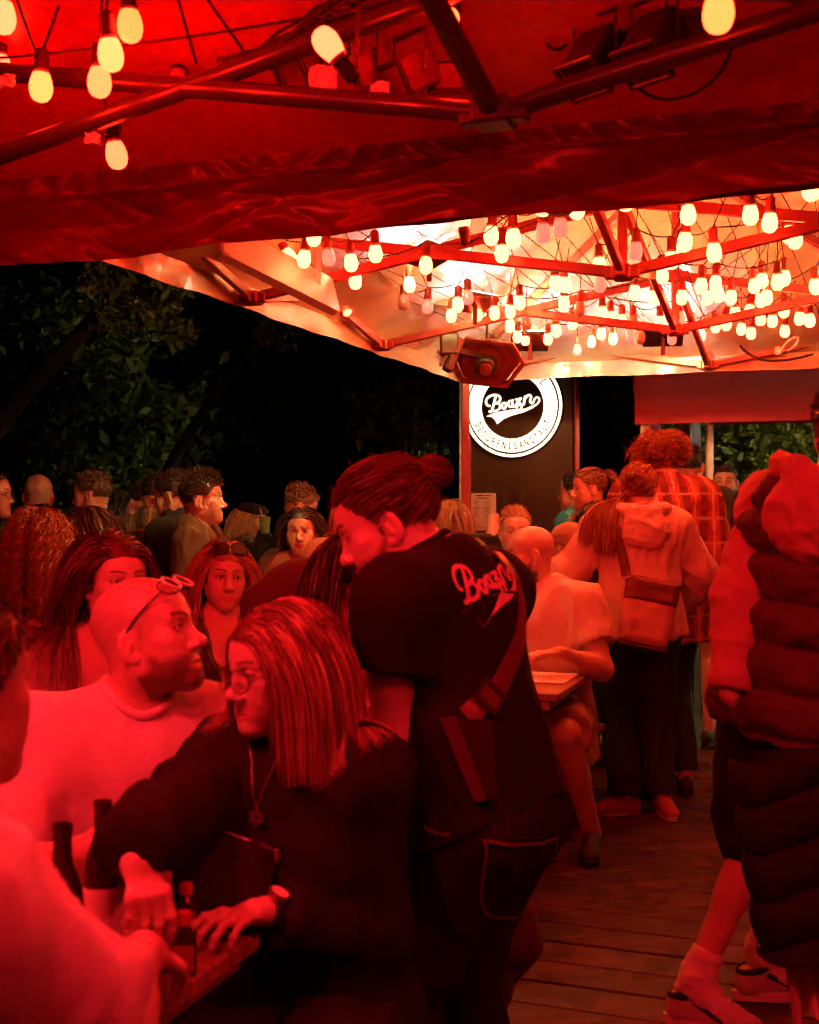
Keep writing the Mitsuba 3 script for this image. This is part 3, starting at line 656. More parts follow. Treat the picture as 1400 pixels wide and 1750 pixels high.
# unseen warm flood lamps, placed to burn out the pale roof
def flood(P, aim, label, k=1.0):
    t = thing('unseen_flood_lamp', label, 'flood lamp')
    m = frame(aim)
    put('housing', cbox((.22, .15, .035), .006, P - m[:3, 2] * .02, m[:3, :3]), 'darkmetal', t)
    put('lens', box((.20, .13, .004), P + m[:3, 2] * .004, m[:3, :3]), 'signwhite', t, emitter={'type': 'area', 'radiance': {'type': 'rgb', 'value': [k * x for x in UNSEEN_FLOOD]}, 'sampling_weight': 6.0})
    put('bracket', bar(P - m[:3, 2] * .03, P + np.array([0, 0, -.10]) - m[:3, 2] * .03, .02), 'darkmetal', t)
flood(D(-1.75, 5.75, 2.52), (-.25, .25, .9), 'unseen flood lamp glaring up at the pale roof, left of the middle')
flood(D(-1.65, 4.75, 2.55), (-.3, .2, .9), 'unseen flood lamp glaring up at the pale roof, nearest to the white panel heater')
flood(D(-.95, 6.75, 2.45), (.1, .55, .8), 'unseen flood lamp glaring up at the pale roof above the far eave')
flood(D(.35, 5.2, 2.5), (.1, .3, .9), 'unseen flood lamp glaring up at the pale roof, far right side')
flood(D(-2.47, 4.9, 2.43), (-.50, .12, -.85), 'unseen flood lamp on the left edge of the pale tent turned towards the crowd', .45)  # unseen behind the hem, placed to light the crowd
flood(D(-1.7, 6.7, 2.45), (0, .5, .8), 'unseen flood lamp glaring up at the pale roof right above the hanging heater')

# unseen heater lamps of the same six-sided kind, placed to light tables and aisle
def unseen_heater_lamp(P, aim, label, glow, weight):
    t = thing('unseen_heater_lamp', label, 'heater lamp')
    m = place(frame(aim, (.3, .2, 1) if abs(aim[2]) < .95 else (1, 0, 0))[:3, :3], P)
    put('guard_rim', rim.copy().apply_transform(m), 'redsocket', t)
    put('wire_guard', cat(wires).apply_transform(m), 'redsocket', t)
    put('reflector', lathe([(.03, -.06), (.09, -.045), (.15, .0), (.16, .02)], 28).apply_transform(m), 'whitemetal', t, smooth=40)
    a = np.linspace(0, 2 * np.pi, 25)
    put('glowing_ring', tube(np.stack([.085 * np.cos(a), .085 * np.sin(a), a * 0 - .005], 1), .008, 6).apply_transform(m), 'signwhite', t, emitter={'type': 'area', 'radiance': {'type': 'rgb', 'value': list(glow)}, 'sampling_weight': weight})
    put('shade', lathe([(.17, .022), (.19, -.05), (.188, -.05), (.168, .022)], 28).apply_transform(m), 'darkmetal', t, smooth=40)
    put('burner', lathe([(0, .05), (.03, .05), (.04, .03), (.04, -.04), (0, -.04)], 20).apply_transform(m), 'blackplastic', t)
    put('hanger', bar(P - m[:3, 2] * .05, P + np.array([0, 0, .28]), .02), 'darkmetal', t)
unseen_heater_lamp(D(-1.55, .90, 2.42), np.array([.12, .30, -1]), 'unseen red heater lamp under the red tent over the front table, the left one', tuple(np.array(UNSEEN_HEATER) * 1.5), 40.0)
unseen_heater_lamp(D(-.50, .90, 2.42), np.array([-.10, .35, -1]), 'unseen red heater lamp under the red tent over the front table, the right one', tuple(np.array(UNSEEN_HEATER) * .45), 20.0)
unseen_heater_lamp(D(1.05, 1.3, 2.42), np.array([-.05, .8, -.75]), 'unseen red heater lamp under the red tent aimed at the aisle', tuple(np.array(UNSEEN_HEATER) * .8), 25.0)
# ================================================================ people: signed distances, meshing, heads, hands, hair, clothes
def cap(a, b, ra, rb=None, k=.02, op=1): return ('c', np.asarray(a, float), np.asarray(b, float), ra, ra if rb is None else rb, k, op)
def ell(c, r, k=.02, op=1, R=None): return ('e', np.asarray(c, float), np.asarray(r, float), R, None, k, op)
def tor(a, b, wa, wb, da, db, lat, k=.04): return ('t', np.asarray(a, float), np.asarray(b, float), (wa, wb, da, db), np.asarray(lat, float), k, 1)
def flat(a, b, ra, rb, k=.02, c0=False): return ('f', np.asarray(a, float), np.asarray(b, float), ra, rb, k, 1 if not c0 else 2)

def prim(p, P):
    kind, a, b = p[0], p[1], p[2]
    if kind == 'e':
        q = P - a
        if p[3] is not None: q = q @ p[3]
        k0 = np.sqrt(((q / b) ** 2).sum(-1)); k1 = np.sqrt(((q / (b * b)) ** 2).sum(-1))
        return k0 * (k0 - 1) / np.maximum(k1, 1e-9)
    ab = b - a; L2 = ab @ ab
    q = P - a
    hr = (q @ ab) / L2; h = np.clip(hr, 0, 1)
    if kind == 't':
        wa, wb, da, db = p[3]
        r = q - h[:, None] * ab
        l = r @ p[4]; w = wa + (wb - wa) * h; d = da + (db - da) * h
        m2 = np.maximum((r * r).sum(-1) - l * l, 0)
        return np.sqrt((l * d / w) ** 2 + m2) - d
    r = q - h[:, None] * ab
    out = np.sqrt((r * r).sum(-1)) - (p[3] + (p[4] - p[3]) * h)
    if kind == 'f':      # flat end at b (sleeve), also at a when op is 2
        L = math.sqrt(L2)
        out = np.maximum(out, (hr - 1) * L)
        if p[6] == 2: out = np.maximum(out, -hr * L)
    return out

def sdf(prims, P):
    d = None
    for p in prims:
        x = prim(p, P); k = p[5]
        if d is None: d = x; continue
        if p[6] > 0:
            h = np.maximum(k - np.abs(d - x), 0) / k
            d = np.minimum(d, x) - h * h * k * .25
        else:
            x = -x
            h = np.maximum(k - np.abs(d - x), 0) / k
            d = np.maximum(d, x) + h * h * k * .25
    return d

def prim_box(prims, pad=.02):
    lo, hi = np.full(3, 9e9), np.full(3, -9e9)
    for p in prims:
        if p[6] < 0: continue
        if p[0] == 'e': pts, r = [p[1]], max(p[2])
        else: pts, r = [p[1], p[2]], max(p[3]) if p[0] == 't' else max(p[3], p[4])
        for q in pts: lo = np.minimum(lo, q - r - pad); hi = np.maximum(hi, q + r + pad)
    return lo, hi

def surfnet(f, lo, hi, h, project=False, B=6, slack=1.5):
    nb = np.maximum(1, np.ceil((np.asarray(hi) - lo) / h / B).astype(int)); n = nb * B
    lo = np.asarray(lo, float)
    bi = np.stack(np.meshgrid(*[np.arange(k) for k in nb], indexing='ij'), -1).reshape(-1, 3)
    cv = f(lo + (bi * B + (B - 1) / 2) * h)
    act = np.abs(cv) < B * h * .9 * slack
    val = np.where(cv < 0, -1.0, 1.0).reshape(nb).astype(np.float32)
    val = val.repeat(B, 0).repeat(B, 1).repeat(B, 2)
    off = np.stack(np.meshgrid(*[np.arange(B)] * 3, indexing='ij'), -1).reshape(-1, 3)
    ids = (bi[act][:, None] * B + off[None]).reshape(-1, 3)
    val[ids[:, 0], ids[:, 1], ids[:, 2]] = f(lo + ids * h)
    s = val < 0
    cnt = np.zeros(np.array(s.shape) - 1, np.int8)
    for c in np.ndindex(2, 2, 2): cnt += s[c[0]:s.shape[0] - 1 + c[0], c[1]:s.shape[1] - 1 + c[1], c[2]:s.shape[2] - 1 + c[2]]
    cells = np.argwhere((cnt > 0) & (cnt < 8))
    idx = np.full(cnt.shape, -1, np.int32); idx[tuple(cells.T)] = np.arange(len(cells))
    acc, num = np.zeros((len(cells), 3)), np.zeros(len(cells))
    corner = {c: val[cells[:, 0] + c[0], cells[:, 1] + c[1], cells[:, 2] + c[2]] for c in np.ndindex(2, 2, 2)}
    for ax in range(3):
        for c in np.ndindex(2, 2, 2):
            if c[ax]: continue
            e = list(c); e[ax] = 1; e = tuple(e)
            va, vb = corner[c], corner[e]
            x = (va < 0) != (vb < 0)
            t = va[x] / (va[x] - vb[x])
            q = np.tile(np.array(c, float), (x.sum(), 1)); q[:, ax] = t
            acc[x] += q; num[x] += 1
    v = lo + (cells + acc / np.maximum(num, 1)[:, None]) * h
    faces = []
    for ax in range(3):
        b, c = (ax + 1) % 3, (ax + 2) % 3
        sl0 = [slice(None)] * 3; sl1 = [slice(None)] * 3
        sl0[ax] = slice(0, -1); sl1[ax] = slice(1, None)
        ch = s[tuple(sl0)] != s[tuple(sl1)]
        e = np.argwhere(ch)
        e = e[(e[:, b] > 0) & (e[:, c] > 0) & (e[:, b] < cnt.shape[b]) & (e[:, c] < cnt.shape[c])]
        q = []
        for db, dc in ((-1, -1), (0, -1), (0, 0), (-1, 0)):
            w = e.copy(); w[:, b] += db; w[:, c] += dc
            q.append(idx[w[:, 0], w[:, 1], w[:, 2]])
        q = np.stack(q, 1)
        inside = s[e[:, 0], e[:, 1], e[:, 2]]
        q[~inside] = q[~inside][:, ::-1]
        faces.append(q[(q >= 0).all(1)])
    q = np.vstack(faces)
    if project and len(v):
        e = h * .3
        f0 = f(v)
        g = np.stack([f(v + np.eye(3)[k] * e) - f0 for k in range(3)], 1) / e
        v = v - np.clip(f0 / np.maximum((g * g).sum(1), .2), -h, h)[:, None] * g
    return trimesh.Trimesh(v, np.vstack([q[:, [0, 1, 2]], q[:, [0, 2, 3]]]), process=False)

def mesh_of(prims, h, project=False, extra=None):
    lo, hi = prim_box(prims, 3 * h)
    f = (lambda P: sdf(prims, P)) if extra is None else (lambda P: extra(sdf(prims, P), P))
    return surfnet(f, lo, hi, h, project)

def vnormals(m):
    v, f = np.asarray(m.vertices), np.asarray(m.faces)
    n = np.zeros_like(v); fn = np.cross(v[f[:, 1]] - v[f[:, 0]], v[f[:, 2]] - v[f[:, 0]])
    for k in range(3): np.add.at(n, f[:, k], fn)
    return n / (np.linalg.norm(n, axis=1, keepdims=True) + 1e-12)

def rotx(a): c, s = math.cos(a), math.sin(a); return np.array([[1, 0, 0], [0, c, -s], [0, s, c]])
def roty(a): c, s = math.cos(a), math.sin(a); return np.array([[c, 0, s], [0, 1, 0], [-s, 0, c]])
def rotz(a): c, s = math.cos(a), math.sin(a); return np.array([[c, -s, 0], [s, c, 0], [0, 0, 1]])
def face_rot(deg):
    """facing: 0 away from the camera, 90 to the right of the view, 180 towards the camera, 270 to the left"""
    return rotz(-math.radians(deg))

# ---------------------------------------------------------------- heads (local: x to the person's right, y forward, z up, origin between the ears)
def head_prims(fp):
    m = fp.get('male', True); jw = fp.get('jaw', 1.0); ns = fp.get('nose', .95); op = fp.get('open', .82); sm = fp.get('smile', 0.0); fat = fp.get('fat', 0.0)
    L = [ell((0, -.010, .046), (.0745, .096, .084), .02), ell((0, .030, .046), (.062, .058, .060), .03),
         ell((0, .043, -.028), (.054 + .008 * fat, .046, .076), .03), ell((0, .012, -.03), (.058 + .01 * fat, .06, .055), .03)]
    for s in (-1, 1):
        L += [cap((s * .052 * jw, .000, -.048), (s * .012, .072, -.088), .016 + .006 * fat, .015, .035),
              ell((s * .045, .054, -.004), (.020, .020, .016), .025), ell((s * .033, .056, -.038), (.022 + .01 * fat, .024, .030), .025)]
    L += [ell((0, .078 if m else .075, -.089), (.019 if m else .015, .014, .014), .02)]
    br = .0085 if m else .006
    for s in (-1, 1): L += [cap((s * .013, .0855, .034), (s * .044, .070, .036), br, br * .8, .016)]
    for s in (-1, 1): L += [ell((s * .0315, .096, .0165), (.0185, .017, .0115), .013, -1)]
    L += [cap((0, .084, .024), (0, .103 + .006 * (ns - 1), -.016), .0075, .0105 * ns, .014), ell((0, .108 + .012 * (ns - 1), -.021), (.0125 * ns, .0125 * ns, .0115), .010)]
    for s in (-1, 1): L += [ell((s * .0125 * ns, .0965, -.027), (.0085, .0115, .0078), .007), ell((s * .0065, .1045, -.0335), (.0034, .0055, .0045), .003, -1)]
    lip = fp.get('lips', 1.0); mo = fp.get('mouth', 0.0)
    cz = -.0605 + .006 * sm
    L += [ell((0, .075, -.060), (.032, .020, .020), .015)]
    for s in (-1, 1):
        L += [cap((s * .0255, .0805, cz), (s * .005, .0935, -.0555), .0034 * lip, .0048 * lip, .006), cap((s * .0235, .081, cz - .002), (0, .0915, -.0665 - mo * .5), .0040 * lip, .0060 * lip, .006)]
    L += [cap((-.0245, .0875, cz + .0005), (0, .0992, -.0612), .0012 + mo * .35, .0016 + mo * .6, .003, -1), cap((.0245, .0875, cz + .0005), (0, .0992, -.0612), .0012 + mo * .35, .0016 + mo * .6, .003, -1)]
    for s in (-1, 1):
        L += [ell((s * .0315, .0735, .0165), (.0150, .0150, .0150), .004), ell((s * .0320, .0895, .0160), (.0128, .0125, .0056 * op + .0004), .0015, -1)]
        R = rotz(s * .45) @ rotx(-.18)
        L += [ell((s * .0785, -.010, .001), (.0085, .0195, .0315), .010, 1, R), ell((s * .0875, -.003, .005), (.0080, .0105, .019), .004, -1, R), ell((s * .0765, .001, -.026), (.0065, .0095, .010), .006)]
        L += [cap((s * .083, .000, .004), (s * .083, -.004, -.010), .0045, .0045, .004)]
    return L

def head_scalp(): return [ell((0, -.010, .046), (.0745, .096, .084), .02), ell((0, .030, .046), (.062, .058, .060), .03), ell((0, .012, -.03), (.058, .06, .055), .03)]

def xf(prims, M, s):
    """primitives from the head's frame into the world; M: rotation (columns x, y, z), s: (scale, origin)"""
    k, o = s
    out = []
    for p in prims:
        t = lambda q: o + M @ (q * k)
        if p[0] == 'e': out.append(('e', t(p[1]), p[2] * k, M if p[3] is None else M @ p[3], None, p[5] * k, p[6]))
        elif p[0] == 't': out.append(('t', t(p[1]), t(p[2]), tuple(x * k for x in p[3]), M @ p[4], p[5] * k, p[6]))
        else: out.append((p[0], t(p[1]), t(p[2]), p[3] * k, p[4] * k, p[5] * k, p[6]))
    return out

def hair_mask(q, line=0.0, thin=0.0):
    """1 where hair grows on the head, in head coordinates"""
    x, y, z = q[:, 0], q[:, 1], q[:, 2]
    b = np.where(y > 0, .92 * y, .72 * y) + line + .012 * np.exp(-((np.abs(x) - .05) / .018) ** 2) * (y > .02) - .03 * np.exp(-((y - .012) / .010) ** 2) * (np.abs(x) > .05)
    return (z > b) & ~((np.abs(x) > .07) & (np.abs(y + .008) < .024) & (z < .032))

def skin_color(q, fp):
    base = np.array(fp.get('skin', (.55, .36, .27)))
    c = np.tile(base, (len(q), 1))
    x, y, z = np.abs(q[:, 0]), q[:, 1], q[:, 2]
    mk = lambda d, w: np.exp(-np.maximum(d, 0) ** 2 / (w * w))[:, None]
    c *= (1 + .10 * (meshkit.fbm(q * 55, 2, 3) - .5))[:, None]
    lipd = np.sqrt((x / .0265) ** 2 + ((z + .0608 - .006 * fp.get('smile', 0) * (x / .02) ** 2) / .0108) ** 2) - 1
    c = c + (np.array(fp.get('lip', base * (.82, .55, .55))) - c) * (mk(lipd, .22) * (y > .07)[:, None])
    browz = .0395 + .004 * np.sin(np.clip((x - .012) / .036, 0, 1) * 2.4) - .0035 * fp.get('frown', 0) * np.exp(-((x - .012) / .012) ** 2)
    bd = np.sqrt((np.maximum(0, np.abs(x - .0295) - .0165) / .004) ** 2 + ((z - browz) / (.0042 if fp.get('male', True) else .0030)) ** 2) - .4
    c = c + (np.array(fp.get('brow', (.03, .018, .012))) - c) * (mk(bd, .6) * (y > .045)[:, None] * fp.get('browk', .9))
    ed = np.abs(np.sqrt(((x - .032) / .0140) ** 2 + ((z - .0162) / (.0060 * fp.get('open', .82) + .0012)) ** 2) - 1)
    c = c + (np.array((.02, .012, .010)) - c) * (mk(ed, .16) * ((y > .06) & (z > .0125))[:, None] * fp.get('lash', .75))
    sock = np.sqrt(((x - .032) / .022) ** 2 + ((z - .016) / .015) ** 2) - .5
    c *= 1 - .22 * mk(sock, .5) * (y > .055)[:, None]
    beard = fp.get('beard', 0)
    if beard:
        lo_ = (z < -.012 - .55 * np.maximum(0, .055 - np.abs(y - .02)) * 0 + .02 * (y < .03) - .030 * np.clip((y - .05) / .04, 0, 1)) & (z > -.115) & (y > -.012)
        jaw = np.clip((-.030 - z + .9 * np.maximum(0, .045 - y)) / .02, 0, 1) * (y > -.006)
        mous = np.exp(-((z + .046) / .0075) ** 2) * (x < .030) * (y > .07)
        w = np.clip(np.maximum(jaw, mous), 0, 1) * np.clip((.074 - x) / .006, 0, 1) * np.clip(lipd * 3, 0, 1) * lo_.clip(0, 1)
        w = np.maximum(w, mous * np.clip(lipd * 3, 0, 1))
        w = w * (.75 + .5 * meshkit.noise(q * 420, 5))
        c = c + (np.array(fp.get('beardcol', (.035, .02, .014))) - c) * (np.clip(w, 0, 1) * beard)[:, None]
    if fp.get('shaved'):
        w = hair_mask(q, .004) * (.7 + .5 * meshkit.noise(q * 300, 8))
        c = c + (np.array((.10, .07, .055)) - c) * (np.clip(w, 0, 1) * fp['shaved'])[:, None]
    return np.clip(c, .004, 1)

# ---------------------------------------------------------------- hands
def hand_prims(wrist, d, pn, side, curl=(.35, .4, .45, .5), spread=.08, thumb=.6, s=1.0, bend=None):
    """wrist point, direction of the hand, palm normal (out of the palm), side +1 right / -1 left hand"""
    d = np.asarray(d, float); d /= np.linalg.norm(d)
    n = np.asarray(pn, float); n = n - d * (n @ d); n /= np.linalg.norm(n)
    x = np.cross(d, n) * side              # towards the thumb
    w = np.asarray(wrist, float); L = []
    lat = np.cross(d, n)
    L.append(tor(w + d * .015 * s, w + d * .085 * s, .024 * s, .036 * s, .0135 * s, .0115 * s, lat, .02))
    lens = ((.040, .024, .019), (.045, .027, .020), (.041, .025, .019), (.032, .019, .016))
    for i in range(4):
        off = (.0285 - .019 * i)
        p = w + d * ((.088 - .003 * abs(i - 1) - .003 * (i == 3)) * s) + x * off * s + n * (-.001 * s)
        a = spread * (1.3 - i); dirv = d * math.cos(a) + x * math.sin(a)
        ang = 0; r = (.0088 - .0009 * (i == 3)) * s
        c = curl[i] if np.ndim(curl[i]) else (curl[i], curl[i] * 1.25, curl[i] * .8)
        for j in range(3):
            ang += c[j]
            q = p + (dirv * math.cos(ang) + n * math.sin(ang)) * lens[i][j] * s
            L.append(cap(p, q, r, r * .90, .006 * s if j else .010 * s)); p = q; r *= .91
    p = w + d * .024 * s + x * .020 * s + n * .006 * s
    t1 = d * .62 + x * (.75 - .2 * thumb) + n * .55 * thumb; t1 /= np.linalg.norm(t1)
    q = p + t1 * .042 * s; L.append(cap(p, q, .0135 * s, .0105 * s, .014 * s))
    t2 = d * .85 + x * (.30 - .45 * thumb) + n * .5 * thumb; t2 /= np.linalg.norm(t2)
    z = q + t2 * .030 * s; L.append(cap(q, z, .0105 * s, .0092 * s, .006 * s))
    t3 = d * .95 + x * (.1 - .5 * thumb) + n * .45 * thumb; t3 /= np.linalg.norm(t3)
    L.append(cap(z, z + t3 * .022 * s, .0092 * s, .0080 * s, .006 * s))
    return L

# ---------------------------------------------------------------- hair
def strands(paths, r, sides=3, taper=.35, seed=0, flatk=None):
    """paths (n, k, 3) -> one mesh of thin tapering tubes (or ribbons, sides=2)"""
    n, k, _ = paths.shape
    rr = np.random.default_rng(seed)
    t = np.gradient(paths, axis=1); t /= np.linalg.norm(t, axis=2, keepdims=True) + 1e-9
    ref = rr.normal(size=(n, 1, 3)); a = np.cross(t, ref); a /= np.linalg.norm(a, axis=2, keepdims=True) + 1e-9
    b = np.cross(t, a)
    rad = (np.broadcast_to(np.asarray(r), (n,))[:, None] * (1 - (1 - taper) * np.linspace(0, 1, k) ** 2)[None, :])[..., None]
    if sides == 2:
        v = np.stack([paths + a * rad, paths - a * rad], 2)
        base = (np.arange(n)[:, None] * k + np.arange(k - 1)[None]).reshape(-1) * 2
        f = np.vstack([np.stack([base, base + 1, base + 3], 1), np.stack([base, base + 3, base + 2], 1)])
    else:
        ang = np.arange(sides) * 2 * np.pi / sides
        v = np.stack([paths + (a * math.cos(q) + b * math.sin(q)) * rad for q in ang], 2)
        base = (np.arange(n)[:, None] * k + np.arange(k - 1)[None]).reshape(-1) * sides
        f = []
        for j in range(sides):
            j2 = (j + 1) % sides
            f += [np.stack([base + j, base + j2, base + j2 + sides], 1), np.stack([base + j, base + j2 + sides, base + j + sides], 1)]
        f = np.vstack(f)
    return trimesh.Trimesh(v.reshape(-1, 3), f, process=False)

def grad(prims, P, e=.004):
    f0 = sdf(prims, P)
    g = np.stack([sdf(prims, P + np.eye(3)[k] * e) - f0 for k in range(3)], 1) / e
    return f0, g / (np.linalg.norm(g, axis=1, keepdims=True) + 1e-9)

def scalp_points(n, rr, line=0.0, sel=None):
    """points on the scalp where hair grows, in head coordinates, and their normals"""
    P = rr.normal(size=(int(n * 4.5), 3)); P /= np.linalg.norm(P, axis=1, keepdims=True)
    P = P * (.0745, .096, .084) + (0, -.010, .046)
    P = np.vstack([P])
    f, g = grad(head_scalp(), P); P = P - f[:, None] * g
    k = hair_mask(P, line)
    if sel is not None: k &= sel(P)
    P, g = P[k][:n], g[k][:n]
    return P, g

def grow(P, dirs, length, col, step=.018, gravity=.25, off=.006, stiff=.85, settle=0.0, rr=None, jitter=.06, pull=None):
    """hair paths from the roots in world space, kept outside the collider (primitives)"""
    n = len(P); length = np.broadcast_to(length, (n,))
    k = max(3, int(np.ceil(length.max() / step)) + 1)
    st = (length / (k - 1))[:, None]
    off = np.broadcast_to(off, (n,))
    path = [P]; d = dirs / (np.linalg.norm(dirs, axis=1, keepdims=True) + 1e-9)
    for i in range(k - 1):
        g = np.array([0, 0, -1.0]) * gravity
        d = d * stiff + g + (rr.normal(size=(n, 3)) * jitter if rr is not None else 0)
        if pull is not None: d = d + pull(P, i / (k - 1))
        d /= np.linalg.norm(d, axis=1, keepdims=True) + 1e-9
        Q = P + d * st
        f, gr = grad(col, Q)
        push = np.maximum(0, off * min(1, .25 + i * .4) - f)
        Q = Q + gr * push[:, None]
        d = Q - P; d /= np.linalg.norm(d, axis=1, keepdims=True) + 1e-9
        path.append(Q); P = Q
    return np.stack(path, 1)

def clump(paths, ng, amount, rr):
    """draws strands towards a few guide strands, more so at the tips"""
    n, k, _ = paths.shape
    g = rr.choice(n, min(ng, n), replace=False)
    from scipy.spatial import cKDTree
    near = g[cKDTree(paths[g, k // 3]).query(paths[:, k // 3])[1]]
    w = (amount * np.linspace(0, 1, k) ** 1.2)[None, :, None]
    return paths * (1 - w) + paths[near] * w

def curl(paths, amp, freq, rr):
    n, k, _ = paths.shape
    s = np.cumsum(np.r_[0, np.ones(k - 1)]) / (k - 1)
    ph = rr.uniform(0, 6.28, (n, 1)); fr = freq * rr.uniform(.8, 1.25, (n, 1))
    a = amp * np.minimum(1, s * 3)[None] * rr.uniform(.6, 1.3, (n, 1))
    o1 = np.cos(ph + fr * s[None]) * a; o2 = np.sin(ph + fr * s[None]) * a
    ax = rr.normal(size=(n, 3)) * (1, 1, .3); ax /= np.linalg.norm(ax, axis=1, keepdims=True)
    bx = np.cross(ax, (0, 0, 1.0)); bx /= np.linalg.norm(bx, axis=1, keepdims=True) + 1e-9
    return paths + ax[:, None] * o1[..., None] + bx[:, None] * o2[..., None]

def hair_cols(n_str, k, sides, col, var, rr, streak=None, tip=None, root=None):
    c = np.asarray(col, float)[None] * (1 + var * rr.normal(size=(n_str, 1)))
    if streak is not None:
        m = rr.random(n_str) < streak[1]
        if root is not None:
            q = meshkit.noise(root * 75, 3) + .25 * rr.random(n_str); m = q > np.quantile(q, 1 - streak[1])
        c[m] = np.asarray(streak[0])[None] * (1 + .2 * rr.normal(size=(m.sum(), 1)))
    c = np.clip(c, .004, .9)
    c = np.repeat(c[:, None], k, 1)
    if tip is not None:
        w = np.linspace(0, 1, k)[None, :, None] ** 1.3; c = c * (1 - w) + np.asarray(tip) * w
    return np.repeat(c[:, :, None], sides, 2).reshape(-1, 3)
def unit(v): v = np.asarray(v, float); return v / (np.linalg.norm(v) + 1e-12)

def ik(a, b, l1, l2, pole):
    d = b - a; L = np.linalg.norm(d); Lm = min(L, (l1 + l2) * .995); u = d / L
    b = a + u * Lm
    x = (l1 * l1 - l2 * l2 + Lm * Lm) / (2 * Lm); h = math.sqrt(max(0, l1 * l1 - x * x))
    p = np.asarray(pole, float); p = p - u * (p @ u); p = unit(p)
    return a + u * x + p * h, b

def skeleton(head, z0=0.0, face=0, seat=None, lean=0, side=0, twist=0, hyaw=0, nod=0, roll=0, sex='m', girth=1.0, s=None, arms=None, legs=None, hs=None, neckf=.02, shw=1.0, pz=.97, **_):
    R = face_rot(face); la, sa = math.radians(lean), math.radians(side)
    TR = R @ roty(sa) @ rotx(-la)
    X, Fw, U = TR[:, 0], TR[:, 1], TR[:, 2]
    tw = math.radians(twist); SX = math.cos(tw) * X - math.sin(tw) * Fw
    M = face_rot(face + hyaw) @ rotx(-math.radians(nod)) @ roty(math.radians(roll))
    N = unit(.6 * U + .4 * M[:, 2])
    Ht = np.asarray(head, float) if len(np.shape(head)) and not isinstance(head, tuple) else W(*head)
    rel = .50 * U + .155 * N
    fwd = neckf * M[:, 1]
    pz = pz if seat is None else .09
    if s is None:
        s = (Ht[2] - fwd[2] - z0 - (seat or 0)) / (pz + rel[2])
    P = Ht - fwd - rel * s
    j = dict(s=s, P=P, X=X, F=Fw, U=U, SX=SX, M=M, N=N, head=Ht, R=R, hs=hs or (1.0 if sex == 'm' else .955), sex=sex, g=girth, z0=z0)
    j['nb'] = P + .50 * s * U
    w = (.188 if sex == 'm' else .162) * s * shw
    j['shw'] = w
    for q, sg_ in (('R', 1), ('L', -1)):
        j['sh' + q] = P + .465 * s * U + sg_ * w * SX
        a = (arms or {}).get(q)
        l1, l2 = .285 * s, .25 * s
        if a is None:
            t = j['sh' + q] + s * (R @ np.array([sg_ * .10, .03, -.515])); pole = R @ np.array([sg_ * .3, -1, 0])
        else:
            t = np.asarray(a['w'], float) if 'w' in a else j['sh' + q] + s * (R @ np.asarray(a['l'], float))
            pole = np.asarray(a['pw'], float) if 'pw' in a else R @ np.asarray(a.get('pole', (sg_ * .4, -.6, -.7)), float)
        j['el' + q], j['wr' + q] = ik(j['sh' + q], t, l1, l2, pole)
        fa = unit(j['wr' + q] - j['el' + q])
        j['hd' + q] = unit(a['hd']) if a and 'hd' in a else fa
        j['pn' + q] = np.asarray(a['pn'], float) if a and 'pn' in a else R @ np.array([-sg_ * 1.0, .2, 0])
        j['hand' + q] = (a or {}).get('hand', {})
        hip = P + sg_ * .092 * s * X - .02 * s * U
        j['hip' + q] = hip
        lg = (legs or {}).get(q)
        if lg is not None:
            an = np.asarray(lg['w'], float); pole = R @ np.asarray(lg.get('pole', (0, 1, 0)), float)
            j['kn' + q], j['an' + q] = ik(hip, an, .45 * s, .45 * s, pole)
        elif seat is not None:
            fl = .43 * s
            j['kn' + q] = hip + R @ np.array([sg_ * .05, fl, .0]); j['kn' + q][2] = z0 + seat + .06
            j['an' + q] = j['kn' + q] + R @ np.array([0, -.03, 0]); j['an' + q][2] = z0 + .09
        else:
            an = np.array([0, 0, z0 + .085 * s]) + (P * (1, 1, 0)) + R @ np.array([sg_ * .105 * s, .0, 0])
            j['kn' + q], j['an' + q] = ik(hip, an, .45 * s, .45 * s, R @ np.array([0, 1, 0]))
        j['ff' + q] = unit((lg or {}).get('toe', R @ np.array([sg_ * .25, 1, 0])) * np.array([1, 1, 0]))
    return j

def neck_prims(j):
    M, o, k = j['M'], j['head'], j['hs']
    r = (.054 if j['sex'] == 'm' else .046) * (.6 + .4 * j['g'])
    top = o + M @ (np.array([0, -.022, -.035]) * k)
    L = [cap(j['nb'] - .05 * j['U'] * j['s'] - .01 * j['F'], top, r * 1.12, r, .04)]
    for q in 'RL': L.append(cap(j['nb'] + .035 * j['U'] * j['s'] - .02 * j['F'], j['sh' + q], .040 * j['s'], .045 * j['s'], .05))
    return L

